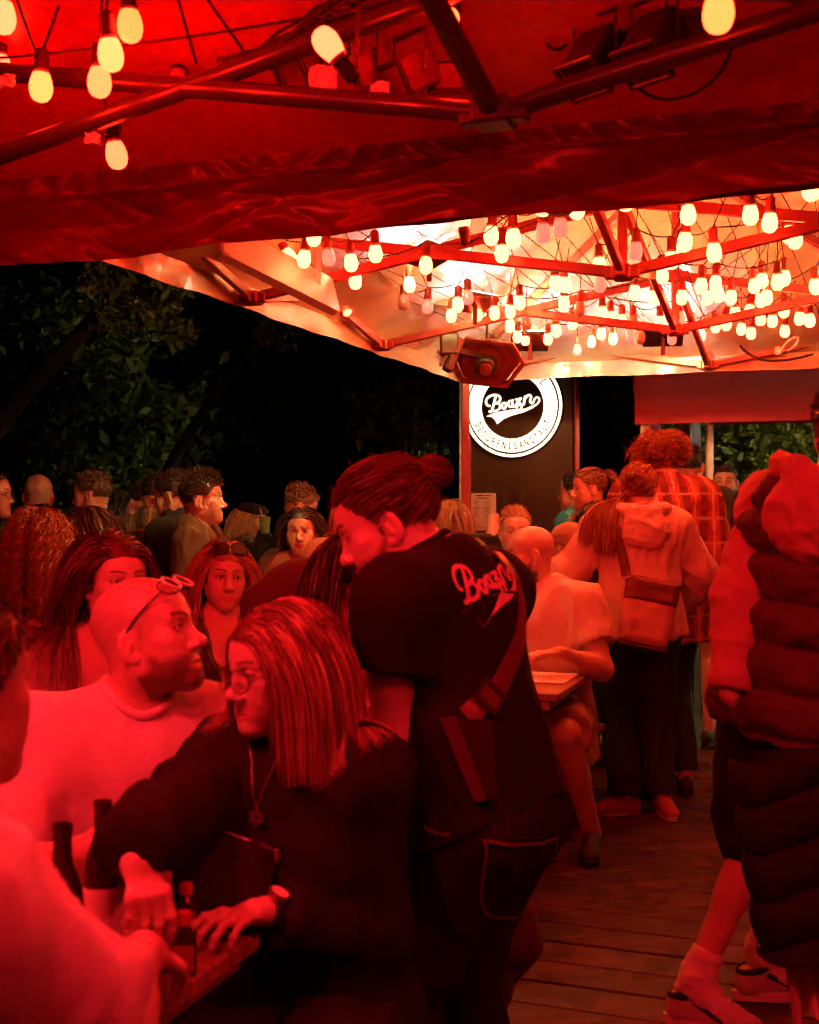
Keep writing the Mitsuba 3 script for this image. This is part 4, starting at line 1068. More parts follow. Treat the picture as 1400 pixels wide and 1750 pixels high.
def torso_prims(j, e=0.0, hem=None, k=.05, belly=0.0, ua=0.0):
    s, P, U, X, F_, g = j['s'], j['P'], j['U'], j['X'], j['F'], j['g']
    f = j['sex'] == 'f'
    hipw, waist, chest = (.168, .128, .148) if f else (.160, .148, .168)
    q = lambda a: P + a * s * U
    L = [tor(q(-.02), q(.14), (hipw * g) * s + e, waist * g * s + e, .108 * g * s + e, .098 * g * s + e, X, k),
         tor(q(.14), q(.40), waist * g * s + e, chest * g * s + e, .098 * g * s + e, .100 * g * s + e, unit(X + j['SX']), k),
         cap(j['shR'] * .86 + j['shL'] * .14, j['shL'] * .86 + j['shR'] * .14, .064 * s + e * .6, None, .06)]
    if hem is not None: L.insert(0, tor(q(-hem), q(0), (hipw * g + .01) * s + e * 1.15, hipw * g * s + e, .115 * g * s + e * 1.15, .108 * g * s + e, X, k))
    if belly: L.append(ell(q(.12) + F_ * .05 * s, (.12 * s, .07 * s + belly, .12 * s), .06, 1, np.stack([X, F_, U], 1)))
    if f: L += [ell(q(.335) + F_ * .088 * s + sg_ * X * .066 * s, (.060 * s + e * .5, .050 * s + e * .5, .058 * s + e * .5), .05, 1, np.stack([X, F_, U], 1)) for sg_ in (-1, 1)]
    return L

def arm_prims(j, q, e=0.0, end=None):
    """bare arm, or with end a sleeve: (fraction of the upper arm, or 1 + fraction of the forearm)"""
    s, g = j['s'], .75 + .25 * j['g']
    sh, el, wr = j['sh' + q], j['el' + q], j['wr' + q]
    f = .88 if j['sex'] == 'f' else 1.0
    r0, r1, r2, r3 = .056 * s * g * f, .044 * s * g * f, .043 * s * g * f, .028 * s * f
    if end is None:
        mid = sh * .45 + el * .55
        return [cap(sh, el, r0, r1, .02), cap(mid * .9 + sh * .1, mid, r0 * .9, r0 * .88, .03), cap(el, wr, r2, r3, .02), cap(el * .75 + wr * .25, el * .6 + wr * .4, r2 * 1.08, r2 * .95, .03)]
    if end <= 1: return [flat(sh, sh + (el - sh) * end, r0 + e, r1 + (r0 - r1) * (1 - end) + e * 1.25, .05)]
    c = el + (wr - el) * (end - 1)
    return [cap(sh, el, r0 + e, r1 + e * 1.1, .05), flat(el, c, r2 + e * 1.1, r3 + .006 + e * .8, .03)]

def leg_prims(j, q, e=0.0, end=2.0):
    s, g = j['s'], .7 + .3 * j['g']
    h, k, a = j['hip' + q], j['kn' + q], j['an' + q]
    back = unit(np.cross(unit(a - h), j['X']))
    r0, r1, r2, r3 = .086 * s * g, .056 * s * g, .054 * s * g, .037 * s
    if e == 0:
        cb = k * .68 + a * .32
        if (k - (h + a) / 2) @ back > 0: back = -back
        return [cap(h, k, r0, r1, .03), cap(k, a, r2 * .95, r3, .02), cap(k * .82 + a * .18 + back * .016 * s, k * .55 + a * .45 + back * .012 * s, .044 * s * g, .036 * s * g, .04)]
    if end <= 1: return [flat(h, h + (k - h) * end, r0 + e, r1 + (r0 - r1) * (1 - end) + e * 1.5, .05)]
    c = k + (a - k) * (end - 1)
    return [cap(h, k, r0 + e, r1 + e * 1.2, .05), flat(k, c, r2 + e * 1.2, r3 + e * 1.6, .03)]

def wrinkle(m, amp, f=11.0, axis=None, seed=0, fine=0.0):
    """pushes a garment's surface in and out along folds that run mostly along axis"""
    v = np.asarray(m.vertices); n = vnormals(m)
    q = v.copy()
    if axis is not None: q = q - .72 * (q @ axis)[:, None] * axis
    w = q + .035 * (np.stack([meshkit.noise(v * 9, seed + k) for k in range(3)], 1) - .5)
    r = 1 - np.abs(2 * meshkit.noise(w * f, seed) - 1); r2 = 1 - np.abs(2 * meshkit.noise(w * f * 2.2 + 7, seed + 5) - 1)
    d = amp * (1.5 * r ** 2.2 - .6 + .55 * (r2 ** 2 - .4)) + fine * (meshkit.noise(v * 60, seed + 6) - .5)
    return trimesh.Trimesh(v + n * d[:, None], m.faces, process=False)

def local(j, v): return np.stack([(v - j['P']) @ j['X'], (v - j['P']) @ j['F'], (v - j['P']) @ j['U']], 1) / j['s']

PEOPLE = {}
def person(label, fp=None, rh=.006, rb=.014, ra=None, top=None, bottom=None, shoes=(.03, .03, .03), hair=None, hands=False, seed=0, feet=True, tag_extra=None, **sk):
    """a person: one body mesh, eyes, hair and clothes as children. Returns (key, joints)"""
    fp = dict(fp or {}); fp.setdefault('male', sk.get('sex', 'm') == 'm')
    j = skeleton(**sk)
    key = key_for('person'); tag(key, label, 'person')
    M, o, hs = j['M'], j['head'], j['hs']
    hp = xf(head_prims(fp), M, (hs, o))
    np_ = neck_prims(j)
    # head
    lo, hi = prim_box(hp, .012); lo2, hi2 = lo.copy(), hi.copy(); lo2 -= .03; hi2 += .0
    hprims = hp + np_[:1]
    hm = surfnet(lambda P: sdf(hprims, P), lo - .02, hi + .004, rh, project=rh < .0055)
    hc = skin_color((np.asarray(hm.vertices) - o) @ M / hs, fp)
    parts, cols = [hm], [hc]
    skin = np.array(fp.get('skin', (.55, .36, .27)))
    bp = torso_prims(j, -.004) + np_
    for q in 'RL': bp += leg_prims(j, q)
    bm = mesh_of(bp, max(rb, .013)); parts.append(bm); cols.append(np.tile(skin, (len(bm.vertices), 1)))
    for q, sd in (('R', 1), ('L', -1)):
        ap = arm_prims(j, q)
        hh = j['hand' + q]
        fine = hands is True or (hands and q in hands)
        hpz = hand_prims(j['wr' + q], j['hd' + q], j['pn' + q], sd, s=.97 * j['s'] * (1 if j['sex'] == 'm' else .92), **hh)
        if fine:
            am = mesh_of(ap, ra or .009)
            wr = cap(j['wr' + q] - unit(j['wr' + q] - j['el' + q]) * .06, j['wr' + q] + j['hd' + q] * .02, .027 * j['s'] * (1 if j['sex'] == 'm' else .88), .024 * j['s'] * (1 if j['sex'] == 'm' else .88), .02)
            hmesh = mesh_of([wr] + hpz, .0032, project=True)
            parts += [am, hmesh]; cols += [np.tile(skin, (len(am.vertices), 1)), np.tile(skin, (len(hmesh.vertices), 1)) * (1 + .12 * (meshkit.noise(np.asarray(hmesh.vertices) * 90)[:, None] - .5))]
        else:
            am = mesh_of(ap + hpz, ra or max(.009, rb * .7)); parts.append(am); cols.append(np.tile(skin, (len(am.vertices), 1)))
    put('body', cat(parts), 'skin', key, smooth=True, color=np.vstack(cols))
    # eyes
    gz = fp.get('gaze', (0, 0))
    for sd in (-1, 1):
        e = trimesh.creation.icosphere(4 if rh < .004 else 3, .0122 * hs)
        c = o + M @ (np.array([sd * .0315, .0745, .0165]) * hs)
        gd = M @ unit((math.tan(math.radians(gz[0])), 1, math.tan(math.radians(gz[1]))))
        cosv = np.asarray(e.vertices) @ gd / (.0122 * hs)
        r = np.arccos(np.clip(cosv, -1, 1))
        col = np.where((r < .24)[:, None], (.008, .008, .008), np.where((r < .53)[:, None], fp.get('iris', (.10, .06, .035)), (.62, .55, .52)))
        put('eye', trimesh.Trimesh(np.asarray(e.vertices) + c, e.faces, process=False), 'eye', key, smooth=True, color=col)
    rr = np.random.default_rng(seed + 40)
    # clothes
    garments = []
    for gi, gmt in enumerate(top if isinstance(top, list) else [top] if top else []):
        e = gmt.get('e', .014)
        tp = torso_prims(j, e, gmt.get('hem', .10), belly=gmt.get('belly', 0)) + [cap(j['nb'] + .03 * j['U'] * j['s'] - .02 * j['F'], j['sh' + q], .040 * j['s'] + e * .7, .048 * j['s'] + e * .7, .05) for q in 'RL']
        if gmt.get('sleeve', 2):
            for q in 'RL': tp += arm_prims(j, q, gmt.get('es', e), gmt.get('sleeve' + q, gmt.get('sleeve', 1.93)))
        if gmt.get('hood'):
            B = np.stack([j['X'], j['F'], j['U']], 1); hk = gmt.get('hoods', 1.0); at = lambda x, y, z: j['nb'] + B @ (np.array([x, y, z]) * j['s'] * hk)
            ring = [at(.075, .07, -.02), at(.115, .0, .03), at(.105, -.075, .06), at(.05, -.125, .055), at(0, -.14, .045), at(-.05, -.125, .055), at(-.105, -.075, .06), at(-.115, .0, .03), at(-.075, .07, -.02)]
            hd_ = [cap(p, q, .030 * hk, None, .02) for p, q in zip(ring[:-1], ring[1:])]
            hd_ += [ell(at(0, -.14, -.040), np.array([.115, .055, .095]) * hk, .03, 1, B), ell(at(.01, -.135, -.105), (.055, .035, .045), .03, 1, B)]
            hm_ = wrinkle(mesh_of(hd_ + [cap(at(0, -.09, .03), at(0, -.06, .16), .055, .075, .02, -1)], gmt.get('h', rb)), .009, 16, None, seed + 3)
            put('hood', hm_, gmt.get('mat', 'cloth'), key, smooth=True, color=gmt.get('col'))
        if gmt.get('collar'):
            ch = gmt['collar']; ct = j['nb'] + j['N'] * (.03 + ch) * j['s']
            tp += [cap(j['nb'] - .01 * j['U'], ct, (.074 if j['sex'] == 'm' else .064) * j['s'] + e * .4, None, .03)]
        hp0 = j['P'] - gmt.get('hem', .10) * j['s'] * j['U']
        nr = gmt.get('neck', .060 if j['sex'] == 'm' else .054)
        nk = [cap(j['nb'] + j['U'] * gmt.get('neckdrop', .0) * j['s'] + j['F'] * gmt.get('vneck', .0), o + M @ (np.array([0, -.022, -.035]) * hs) + j['N'] * .10, nr + .006, nr + .012)]
        if gmt.get('armhole'): nk += [ell(j['sh' + q] + sg_ * j['SX'] * .05 + j['U'] * .045, (.10, .15, .125), .02, 1, np.stack([j['SX'], j['F'], j['U']], 1)) for q, sg_ in (('R', 1), ('L', -1))]
        if gmt.get('vneck'): nk.append(ell(j['nb'] + j['F'] * .12 * j['s'] - j['U'] * .03, (.045, .08, .12), .01, 1, np.stack([j['X'], j['F'], j['U']], 1)))
        arms_only = [p for p in tp if p[0] == 'f']
        hems = gmt.get('hemtilt', 0)
        def cut(dv, Pq, hp0=hp0, nk=nk):
            dv = np.maximum(dv, -(sdf(nk, Pq)))
            pl = -((Pq - hp0) @ j['U']) + hems * ((Pq - hp0) @ j['F'])
            pl = np.where(np.abs((Pq - hp0) @ j['X']) > .30 * j['s'], -1.0, pl) if gmt.get('armfree') else pl
            near_arm = np.full(len(Pq), False)
            if arms_only: near_arm = sdf(arms_only, Pq) < .012
            return np.where(near_arm, dv, np.maximum(dv, pl))
        gm = mesh_of(tp, gmt.get('h', rb), extra=cut)
        gm = wrinkle(gm, gmt.get('amp', .006), gmt.get('f', 11.0), j['U'] if gmt.get('vert', True) else None, seed + gi, gmt.get('fine', 0))
        if gmt.get('quilt'):
            v = np.asarray(gm.vertices); q = local(j, v)
            ph = (q[:, 2] * j['s'] + gmt.get('quilt_tilt', 0) * q[:, 0]) / gmt['quilt'] + .12 * (meshkit.noise(v * 4, 3) - .5)
            w = np.abs(np.sin(np.pi * ph)) ** .55
            gm = trimesh.Trimesh(v + vnormals(gm) * ((w - .5) * gmt.get('puff', .03))[:, None], gm.faces, process=False)
        nrib = None
        if gmt.get('band', .006) and not gmt.get('collar') and not gmt.get('hood') and not gmt.get('vneck'):
            ax = unit(j['nb'] + (o - j['nb']) * .5 - j['nb']); e1 = unit(np.cross(ax, j['F'])); e2 = np.cross(ax, e1)
            an = np.linspace(0, 2 * np.pi, 41)[:-1]; ring = j['nb'] + (nr + .010) * (np.cos(an)[:, None] * e1 + np.sin(an)[:, None] * e2)
            tt = np.linspace(.14, -.14, 57)
            Q = ring[:, None] + tt[None, :, None] * ax; fv = sdf(tp, Q.reshape(-1, 3)).reshape(len(an), -1)
            hit = np.argmax(fv < 0, 1); t0 = tt[hit]
            t0 = (np.roll(t0, 1) + t0 * 2 + np.roll(t0, -1)) / 4; t0 = (np.roll(t0, 1) + t0 * 2 + np.roll(t0, -1)) / 4
            loop = ring + t0[:, None] * ax
            nrib = tube(np.vstack([loop, loop[:2]]), gmt.get('band', .007) * (1.2 if rb < .01 else 1.4), 8)
        if nrib is not None: gm = cat([gm, nrib])
        col = gmt.get('col', (.05, .05, .05))
        if callable(col): col = col(local(j, np.asarray(gm.vertices)), np.asarray(gm.vertices), vnormals(gm))
        j['mesh_' + gmt.get('name', 'shirt')] = gm
        put(gmt.get('name', 'shirt'), gm, gmt.get('mat', 'cloth'), key, smooth=True, color=col, label=gmt.get('label'))
        garments += tp
    if bottom:
        e = bottom.get('e', .018); L = [tor(j['P'], j['P'] + .10 * j['s'] * j['U'], .160 * j['g'] * j['s'] + min(e, .02), .146 * j['g'] * j['s'] + .008, .110 * j['g'] * j['s'] + min(e, .02), .097 * j['g'] * j['s'] + .008, j['X'], .05)]
        for q in 'RL': L += leg_prims(j, q, e, bottom.get('end', 1.93))
        bm = wrinkle(mesh_of(L, bottom.get('h', rb)), bottom.get('amp', .007), bottom.get('f', 9.0), unit(j['hipR'] - j['anR']) if sk.get('seat') is None else None, seed + 9)
        j['mesh_bottom'], j['sdf_bottom'] = bm, L
        put(bottom.get('name', 'trousers'), bm, bottom.get('mat', 'cloth'), key, smooth=True, color=bottom.get('col', (.03, .03, .04)))
    if feet:
        for q in 'RL':
            a, ff = j['an' + q], j['ff' + q]; ss = j['s'] * (.93 if j['sex'] == 'f' else 1)
            hl = a * (1, 1, 0) + (0, 0, j['z0'] + .045) - ff * .045 * ss; toe = hl + ff * .215 * ss; toe[2] = j['z0'] + .036
            latf = np.cross(ff, (0, 0, 1.0)); B = np.stack([ff, latf, (0, 0, 1.0)], 1)
            at = lambda x, y, z: np.array([a[0], a[1], j['z0']]) + B @ (np.array([x, y, z]) * ss)
            inn = -1 if q == 'R' else 1
            L = [ell(at(-.045, 0, .050), (.040, .034, .052), .02, 1, B), ell(at(.035, .002 * inn, .046), (.080, .037, .046), .03, 1, B), ell(at(.125, .004 * inn, .032), (.058, .042, .030), .03, 1, B), cap(at(.02, 0, .085), at(.10, .002 * inn, .050), .030 * ss, .026 * ss, .03)]
            shm = mesh_of(L, .010 if rb > .012 else .0065, extra=lambda dv, Pq, z0=j['z0']: np.maximum(np.maximum(dv, z0 + .018 - Pq[:, 2]), Pq[:, 2] - z0 - .105))
            k_ = put('shoe', shm, 'matte', key, smooth=True, color=shoes)
            th = np.linspace(0, 2 * np.pi, 25)[:-1]
            out = sg.Polygon([(.05 + .138 * math.cos(t), (.036 + .012 * math.cos(t - .3)) * math.sin(t) + .003 * inn) for t in th]).buffer(.004)
            so = extrude(out, .026); so.apply_translation((0, 0, .001)); so.apply_scale(ss)
            put('sole', so.apply_transform(place(B, (a[0], a[1], j['z0']))), 'matte', k_, color=(.58, .50, .47) if max(shoes) > .1 else (.02, .018, .018))
    if hair: make_hair(key, j, hair, rr, garments)
    j['garments'] = garments; PEOPLE[key] = j
    return key, j

def make_hair(key, j, hd, rr, garments):
    M, o, hs = j['M'], j['head'], j['hs']
    st = hd['style']; hd = {**({'line': -.006} if hd['style'] == 'short' else {}), **hd}; n = hd.get('n', 500); col = hd.get('col', (.05, .03, .02)); var = hd.get('var', .25)
    tow = lambda q: o + (q * hs) @ M.T
    line = hd.get('line', 0.0)
    # the undercoat
    cm = surfnet(lambda P: sdf(head_scalp(), P) - hd.get('cap', .0035), np.array([-.095, -.125, -.10]), np.array([.095, .12, .15]), hd.get('hcap', .0065))
    cv = np.asarray(cm.vertices); keep = hair_mask(cv, line + .002)
    if hd.get('sel'): keep &= hd['sel'](cv)
    fm = np.asarray(cm.faces); fm = fm[keep[fm].all(1)]
    used = np.unique(fm); remap = np.full(len(cv), -1); remap[used] = np.arange(len(used))
    cv, fm = cv[used], remap[fm]
    nz = meshkit.fbm(cv * (90, 30, 30), 3, 2)
    cv = cv * (1 + .03 * (nz - .5))[:, None]
    ms, cs = [trimesh.Trimesh(tow(cv), fm, process=False)], [np.asarray(col)[None] * (.30 + .5 * nz)[:, None]]
    P, g = scalp_points(n, rr, line, hd.get('sel'))
    n = len(P)
    sides = hd.get('sides', 2); r = hd.get('r', .0014)
    base = xf(head_scalp() + [ell((0, .043, -.028), (.056, .05, .08), .03)], M, (hs, o)) + neck_prims(j)
    colr = base + garments if garments else base + torso_prims(j, .012) + arm_prims(j, 'R', .012, 1.0) + arm_prims(j, 'L', .012, 1.0)
    x = P[:, 0] - hd.get('part', 0.0)
    if st in ('long', 'curly', 'bob'):
        d = np.stack([np.sign(x + 1e-6) * (.25 + np.clip(np.abs(x) / .04, 0, 1)), -.55 + 0 * x + .3 * (P[:, 1] < 0) * 0, .10 + 0 * x], 1) + .35 * g
        d[:, 1] -= .5 * (P[:, 1] > .03); d[P[:, 1] < -.05, 1] -= .6
        d[:, 1] *= hd.get('kick', .6)
        L = hd.get('len', .4)
        top = np.clip((P[:, 2] - .0) / .12, 0, 1)
        L = (L - .10 * (1 - top) * (st != 'bob') - .09 * (1 - top) * (st == 'bob')) * rr.uniform(.88, 1.04, n)
        lay = hd.get('vol', .018)
        off = .004 + lay * rr.random(n) ** 1.3 * (.4 + .6 * top)
        bk = hd.get('back', .10)
        def pull(Pw, s): return np.tile(M @ np.array([0, -bk, 0]), (len(Pw), 1)) * max(0, 1 - 1.8 * s) + np.tile(M @ np.array([hd.get('sweep', 0), 0, 0]), (len(Pw), 1)) * (s > .15)
        p = grow(tow(P), d @ M.T, L * hs, colr, hd.get('step', .026), hd.get('grav', .34), off, .80, rr=rr, jitter=hd.get('jit', .03), pull=pull)
        if hd.get('wave'): p = curl(p, hd['wave'], hd.get('wf', 9.0), rr)
        if st == 'curly':
            from scipy.interpolate import interp1d
            k2 = 44; p = interp1d(np.linspace(0, 1, p.shape[1]), p, axis=1)(np.linspace(0, 1, k2))
            p = clump(p, n // 6, .75, rr); p = curl(p, hd.get('curl', .012), hd.get('cf', 40.0), rr)
        else: p = clump(p, max(8, n // hd.get('cl', 14)), hd.get('clump', .45), rr)
    elif st == 'short':
        cb = np.asarray(hd.get('comb', (.1, -.6, .2)), float)
        d = cb + g * hd.get('lift', .5) + rr.normal(size=P.shape) * hd.get('mess', .15)
        top = np.clip((P[:, 2] - .02) / .09, 0, 1)
        L = (hd.get('len0', .012) + (hd.get('len', .045) - hd.get('len0', .012)) * top ** hd.get('fade', 1.0)) * rr.uniform(.75, 1.1, n)
        p = grow(tow(P), d @ M.T, L * hs, base, .010, hd.get('grav', .06), .004 + .010 * top * rr.random(n), .9, rr=rr, jitter=hd.get('jit', .05))
        if hd.get('wave'): p = curl(p, hd['wave'], hd.get('wf', 8.0), rr)
        p = clump(p, max(8, n // 9), hd.get('clump', .25), rr)
    elif st in ('bun', 'pony'):
        T_ = np.asarray(hd.get('tie', (0, -.098, .085)), float)
        k = 12; s = np.linspace(0, 1, k)
        q = P[:, None] * (1 - s)[None, :, None] + T_ * s[None, :, None]
        Q = q.reshape(-1, 3)
        offs = (hd.get('vol', .010) * (.4 + .6 * rr.random(n))[:, None] * (np.sin(np.pi * np.clip(s * 1.15, 0, 1)) * .8 + .2)[None]).reshape(-1)
        for _ in range(3):
            f, gr = grad(head_scalp(), Q); Q = Q + gr * np.maximum(0, offs - f)[:, None]
        q = Q.reshape(n, k, 3)
        p = np.stack([tow(q[:, i]) for i in range(k)], 1)
        p = p + rr.normal(size=(n, 1, 3)) * .002 + np.cumsum(rr.normal(size=(n, k, 3)) * .0006, 1)
        if hd.get('loose'):
            pass
        ms.append(strands(p, r, sides, .8, 1)); cs.append(hair_cols(n, k, sides, col, var, rr, hd.get('streak')))
        if st == 'bun':
            br = hd.get('bun', .038); C = T_ + np.asarray(hd.get('bunoff', (0, -.024, .022)))
            nb_ = n // 2; a = np.linspace(0, 1, 16)
            ax = unit(hd.get('bunaxis', (0, -.6, .8))); e1 = unit(np.cross(ax, (1, 0, 0))); e2 = np.cross(ax, e1)
            ph = rr.uniform(0, 6.28, nb_)[:, None] + a[None] * rr.uniform(2.5, 5.5, nb_)[:, None]
            lat = rr.uniform(-1.2, 1.35, nb_)[:, None] + .5 * np.sin(ph * .5)
            rad = br * (.82 + .25 * rr.random(nb_))[:, None] * (1 + .08 * np.sin(3 * ph))
            q = C + rad[..., None] * (np.cos(lat)[..., None] * (np.cos(ph)[..., None] * e1 + np.sin(ph)[..., None] * e2) + np.sin(lat)[..., None] * ax * .85)
            p2 = np.stack([tow(q[:, i]) for i in range(16)], 1)
            ms.append(strands(p2, r * 1.1, sides, .7, 2)); cs.append(hair_cols(nb_, 16, sides, col, var, rr, hd.get('streak')))
            sph = trimesh.creation.icosphere(3, br * .86); sv = np.asarray(sph.vertices) + C
            ms.append(trimesh.Trimesh(tow(sv), sph.faces, process=False)); cs.append(np.tile(np.asarray(col) * .7, (len(sv), 1)))
            n2 = n // 60
            Pf, gf = scalp_points(n2, rr, line)
            p = grow(tow(Pf), (gf * .8 + (0, -.5, .1) + rr.normal(size=Pf.shape) * .4) @ M.T, .035 * rr.uniform(.5, 1.2, len(Pf)), base, .012, .05, .006, .9, rr=rr, jitter=.2)
        else:
            np2 = int(n * .7)
            d = np.tile(np.asarray(hd.get('pdir', (0, -1, .35))), (np2, 1)) + rr.normal(size=(np2, 3)) * .22
            p = grow(tow(T_ + rr.normal(size=(np2, 3)) * .006), d @ M.T, hd.get('len', .3) * rr.uniform(.8, 1.05, np2), colr, .02, .30, .01 + .02 * rr.random(np2), .84, rr=rr, jitter=.03)
            p = clump(p, 14, .5, rr)
    ms.append(strands(p, r, sides, .35, 3)); cs.append(hair_cols(p.shape[0], p.shape[1], sides, col, var, rr, hd.get('streak'), hd.get('tip'), P if len(P) == len(p) else None))
    if hd.get('clip'):       # a gathered knot on the back of the head over the loose hair
        C = np.asarray(hd['clip'], float); nb_ = n // 4; a = np.linspace(0, 1, 12)
        ph = rr.uniform(0, 6.28, nb_)[:, None] + a[None] * 3.5
        q = C + np.stack([.040 * np.cos(ph) * (.6 + .6 * rr.random((nb_, 1))), -.012 - .02 * rr.random((nb_, 1)) + .010 * np.sin(2 * ph), .026 * np.sin(ph) * (.5 + .7 * rr.random((nb_, 1)))], -1)
        ms.append(strands(np.stack([tow(q[:, i]) for i in range(12)], 1), r * 1.2, sides, .8, 6)); cs.append(hair_cols(nb_, 12, sides, np.asarray(col) * .8, var, rr))
    put('hair', cat(ms), 'hair', key, smooth=True, color=np.vstack(cs))
# ================================================================ the people
SK = (.52, .34, .26); SKL = (.60, .42, .33)
BLK = (.014, .013, .015)
def plaid(base, stripe, line, pitch=.085, ax=0):
    def f(q, v, n):
        a = (q[:, 0] + .3 * q[:, 1] + 5) / pitch % 1; b = (q[:, 2] + 5) / (pitch * 1.15) % 1
        c = np.tile(np.array(base), (len(q), 1))
        c[a < .42] *= .35; c[b < .40] = c[b < .40] * .5 + np.array(stripe) * .25
        c[(a > .66) & (a < .76)] = line; c[(b > .64) & (b < .73)] = np.array(line) * .8
        return c
    return f

# ---- the table in front
bald, jb = person('bald bearded man in a pale T-shirt, glasses pushed up on his head', head=(252, 1097, 2.42), face=150, hyaw=-50, nod=-13, lean=6, seat=.45, girth=1.12, shw=1.08,
    fp=dict(beard=.72, shaved=.22, skin=(.55, .36, .28), nose=1.05, mouth=.004, fat=.2, open=.9, gaze=(0, 8), frown=1), rh=.0026, rb=.010, hs=1.02, neckf=.045,
    arms=dict(R=dict(w=W(150, 1452, 2.05), pole=(.6, -.4, -.6), hand=dict(curl=(.5, .6, .6, .6))), L=dict(w=W(345, 1440, 2.2), pole=(-.5, -.3, -.8))), hands='R',
    top=dict(name='t_shirt', col=(.62, .58, .56), sleeve=.78, e=.022, es=.03, h=.0085, amp=.016, hem=.12, f=8), bottom=dict(col=(.05, .05, .06)), seed=1)
glas, jg = person('woman in a black blouse with streaked bob, round glasses and a star pendant', head=(476, 1150, 2.12), face=206, hyaw=26, nod=8, lean=10, seat=.45, sex='f', shw=.90, girth=1.0, hs=.905,
    fp=dict(male=False, jaw=.90, lips=.95, open=.62, smile=-.3, skin=(.56, .38, .30), lash=.9, nose=1.0), rh=.0026, rb=.010,
    arms=dict(R=dict(w=W(230, 1448, 1.72), pw=(-.5, -.3, -.4), hd=W(258, 1545, 1.68) - W(230, 1448, 1.72), pn=(-.35, .55, -.5), hand=dict(curl=(.35, .45, .55, .6), thumb=.8)),
              L=dict(w=W(452, 1556, 1.99), pw=(.45, .5, -1), hd=W(330, 1580, 1.86) - W(452, 1556, 1.99), pn=(-.15, -.10, -1), hand=dict(curl=((.15, .45, .4), (.2, .5, .4), (.25, .5, .4), (.3, .5, .4)), spread=.15, thumb=.25))), hands='RL',
    top=dict(name='blouse', col=(.012, .010, .011), sleeveR=2.07, sleeveL=1.86, sleeve=1.8, e=.018, es=.024, h=.0085, amp=.015, hem=.20, neck=.052, band=.004, f=10),
    bottom=dict(col=(.02, .02, .024)), seed=2,
    hair=dict(style='bob', n=9500, len=.325, r=.0011, col=(.15, .060, .032), streak=((.42, .24, .13), .40), part=.012, vol=.008, clump=.16, cl=30, grav=.42, line=-.002, back=.09, kick=.35))
near_, jn = person('person in a pale T-shirt seen from behind at the lower left edge', head=(-92, 1195, 1.40), face=52, hyaw=-20, lean=12, seat=.45, girth=1.08, s=1.0,
    fp=dict(), rh=.005, rb=.011, arms=dict(R=dict(w=W(245, 1625, 1.62), pw=(.5, -.6, -1), hd=(.05, .25, -.13), pn=(-.3, .2, -1), hand=dict(curl=(.3, .3, .35, .4)))), hands='R',
    top=dict(name='t_shirt', col=(.66, .60, .58), sleeve=.74, e=.024, es=.036, h=.0095, amp=.018, hem=.16, f=8), bottom=dict(col=(.30, .26, .25)), seed=3,
    hair=dict(style='short', n=2400, len=.07, len0=.03, r=.0014, col=(.14, .07, .04), comb=(.1, -.8, -.1), lift=.3))
longw, jl = person('long-haired woman half hidden behind the bald man, only forehead and eye showing', head=(196, 1000, 3.05), face=140, hyaw=2, nod=2, seat=.45, sex='f',
    fp=dict(male=False, jaw=.9, open=.8, lash=1, skin=(.60, .42, .34)), rh=.0036, rb=.013, top=dict(name='top', col=(.48, .30, .28), e=.012, vneck=.03, collar=0), bottom={}, seed=4,
    hair=dict(style='long', kick=.25, n=5000, len=.50, r=.0015, col=(.075, .028, .018), var=.35, part=.02, clump=.2, vol=.012, back=.12))
sunw, js = person('blonde woman facing the camera in a black jacket with dark sunglasses on her hair', head=(384, 990, 4.25), face=172, hyaw=-10, nod=3, roll=-4, seat=.45, sex='f',
    fp=dict(male=False, jaw=.90, open=.85, smile=.8, lash=1, lips=1.05, gaze=(-12, 0), skin=(.60, .42, .34)), rh=.0032, rb=.013, top=[dict(name='top', col=(.30, .2, .18), e=.010, vneck=.04, sleeve=1.9, collar=0), dict(name='jacket', col=(.03, .026, .028), mat='gloss', e=.028, vneck=.05, neck=.075, collar=.03, amp=.012)], bottom={}, seed=5,
    hair=dict(style='long', kick=.25, n=5000, len=.36, r=.0016, line=-.008, col=(.50, .33, .19), streak=((.16, .08, .05), .3), part=.0, clump=.2, vol=.012, back=.16))
# ---- the man who bends over the table
wait, jw = person('man with a bun bending over the table in a black logo T-shirt', head=(668, 902, 2.40), face=302, hyaw=-29, nod=25, lean=13, girth=1.10, shw=1.14, neckf=.075, pz=.95,
    fp=dict(beard=.85, open=.55, gaze=(0, -20), skin=(.56, .37, .29), frown=1), rh=.0028, rb=.010, hs=1.02,
    arms=dict(L=dict(w=W(520, 1222, 2.40), pw=(.7, -.4, -1)), R=dict(l=(-.06, .36, -.33), pole=(.5, -.6, -.6))), hands='L', ra=.007,
    legs=dict(L=dict(w=W(785, 875, 2.32) * (1, 1, 0) + (0, 0, .085)), R=dict(w=W(890, 875, 2.55) * (1, 1, 0) + (0, 0, .085))),
    top=dict(name='t_shirt', col=(.010, .008, .009), sleeve=.45, e=.022, es=.024, h=.0085, amp=.006, hem=.03, hemtilt=-.25, f=7), bottom=dict(name='jeans', col=(.014, .013, .020), e=.016, amp=.014, h=.010), seed=6,
    hair=dict(style='bun', n=7500, r=.0010, col=(.10, .042, .024), var=.18, tie=(0, -.094, .055), bun=.037, bunoff=(0, -.028, .008), line=.004, vol=.012))
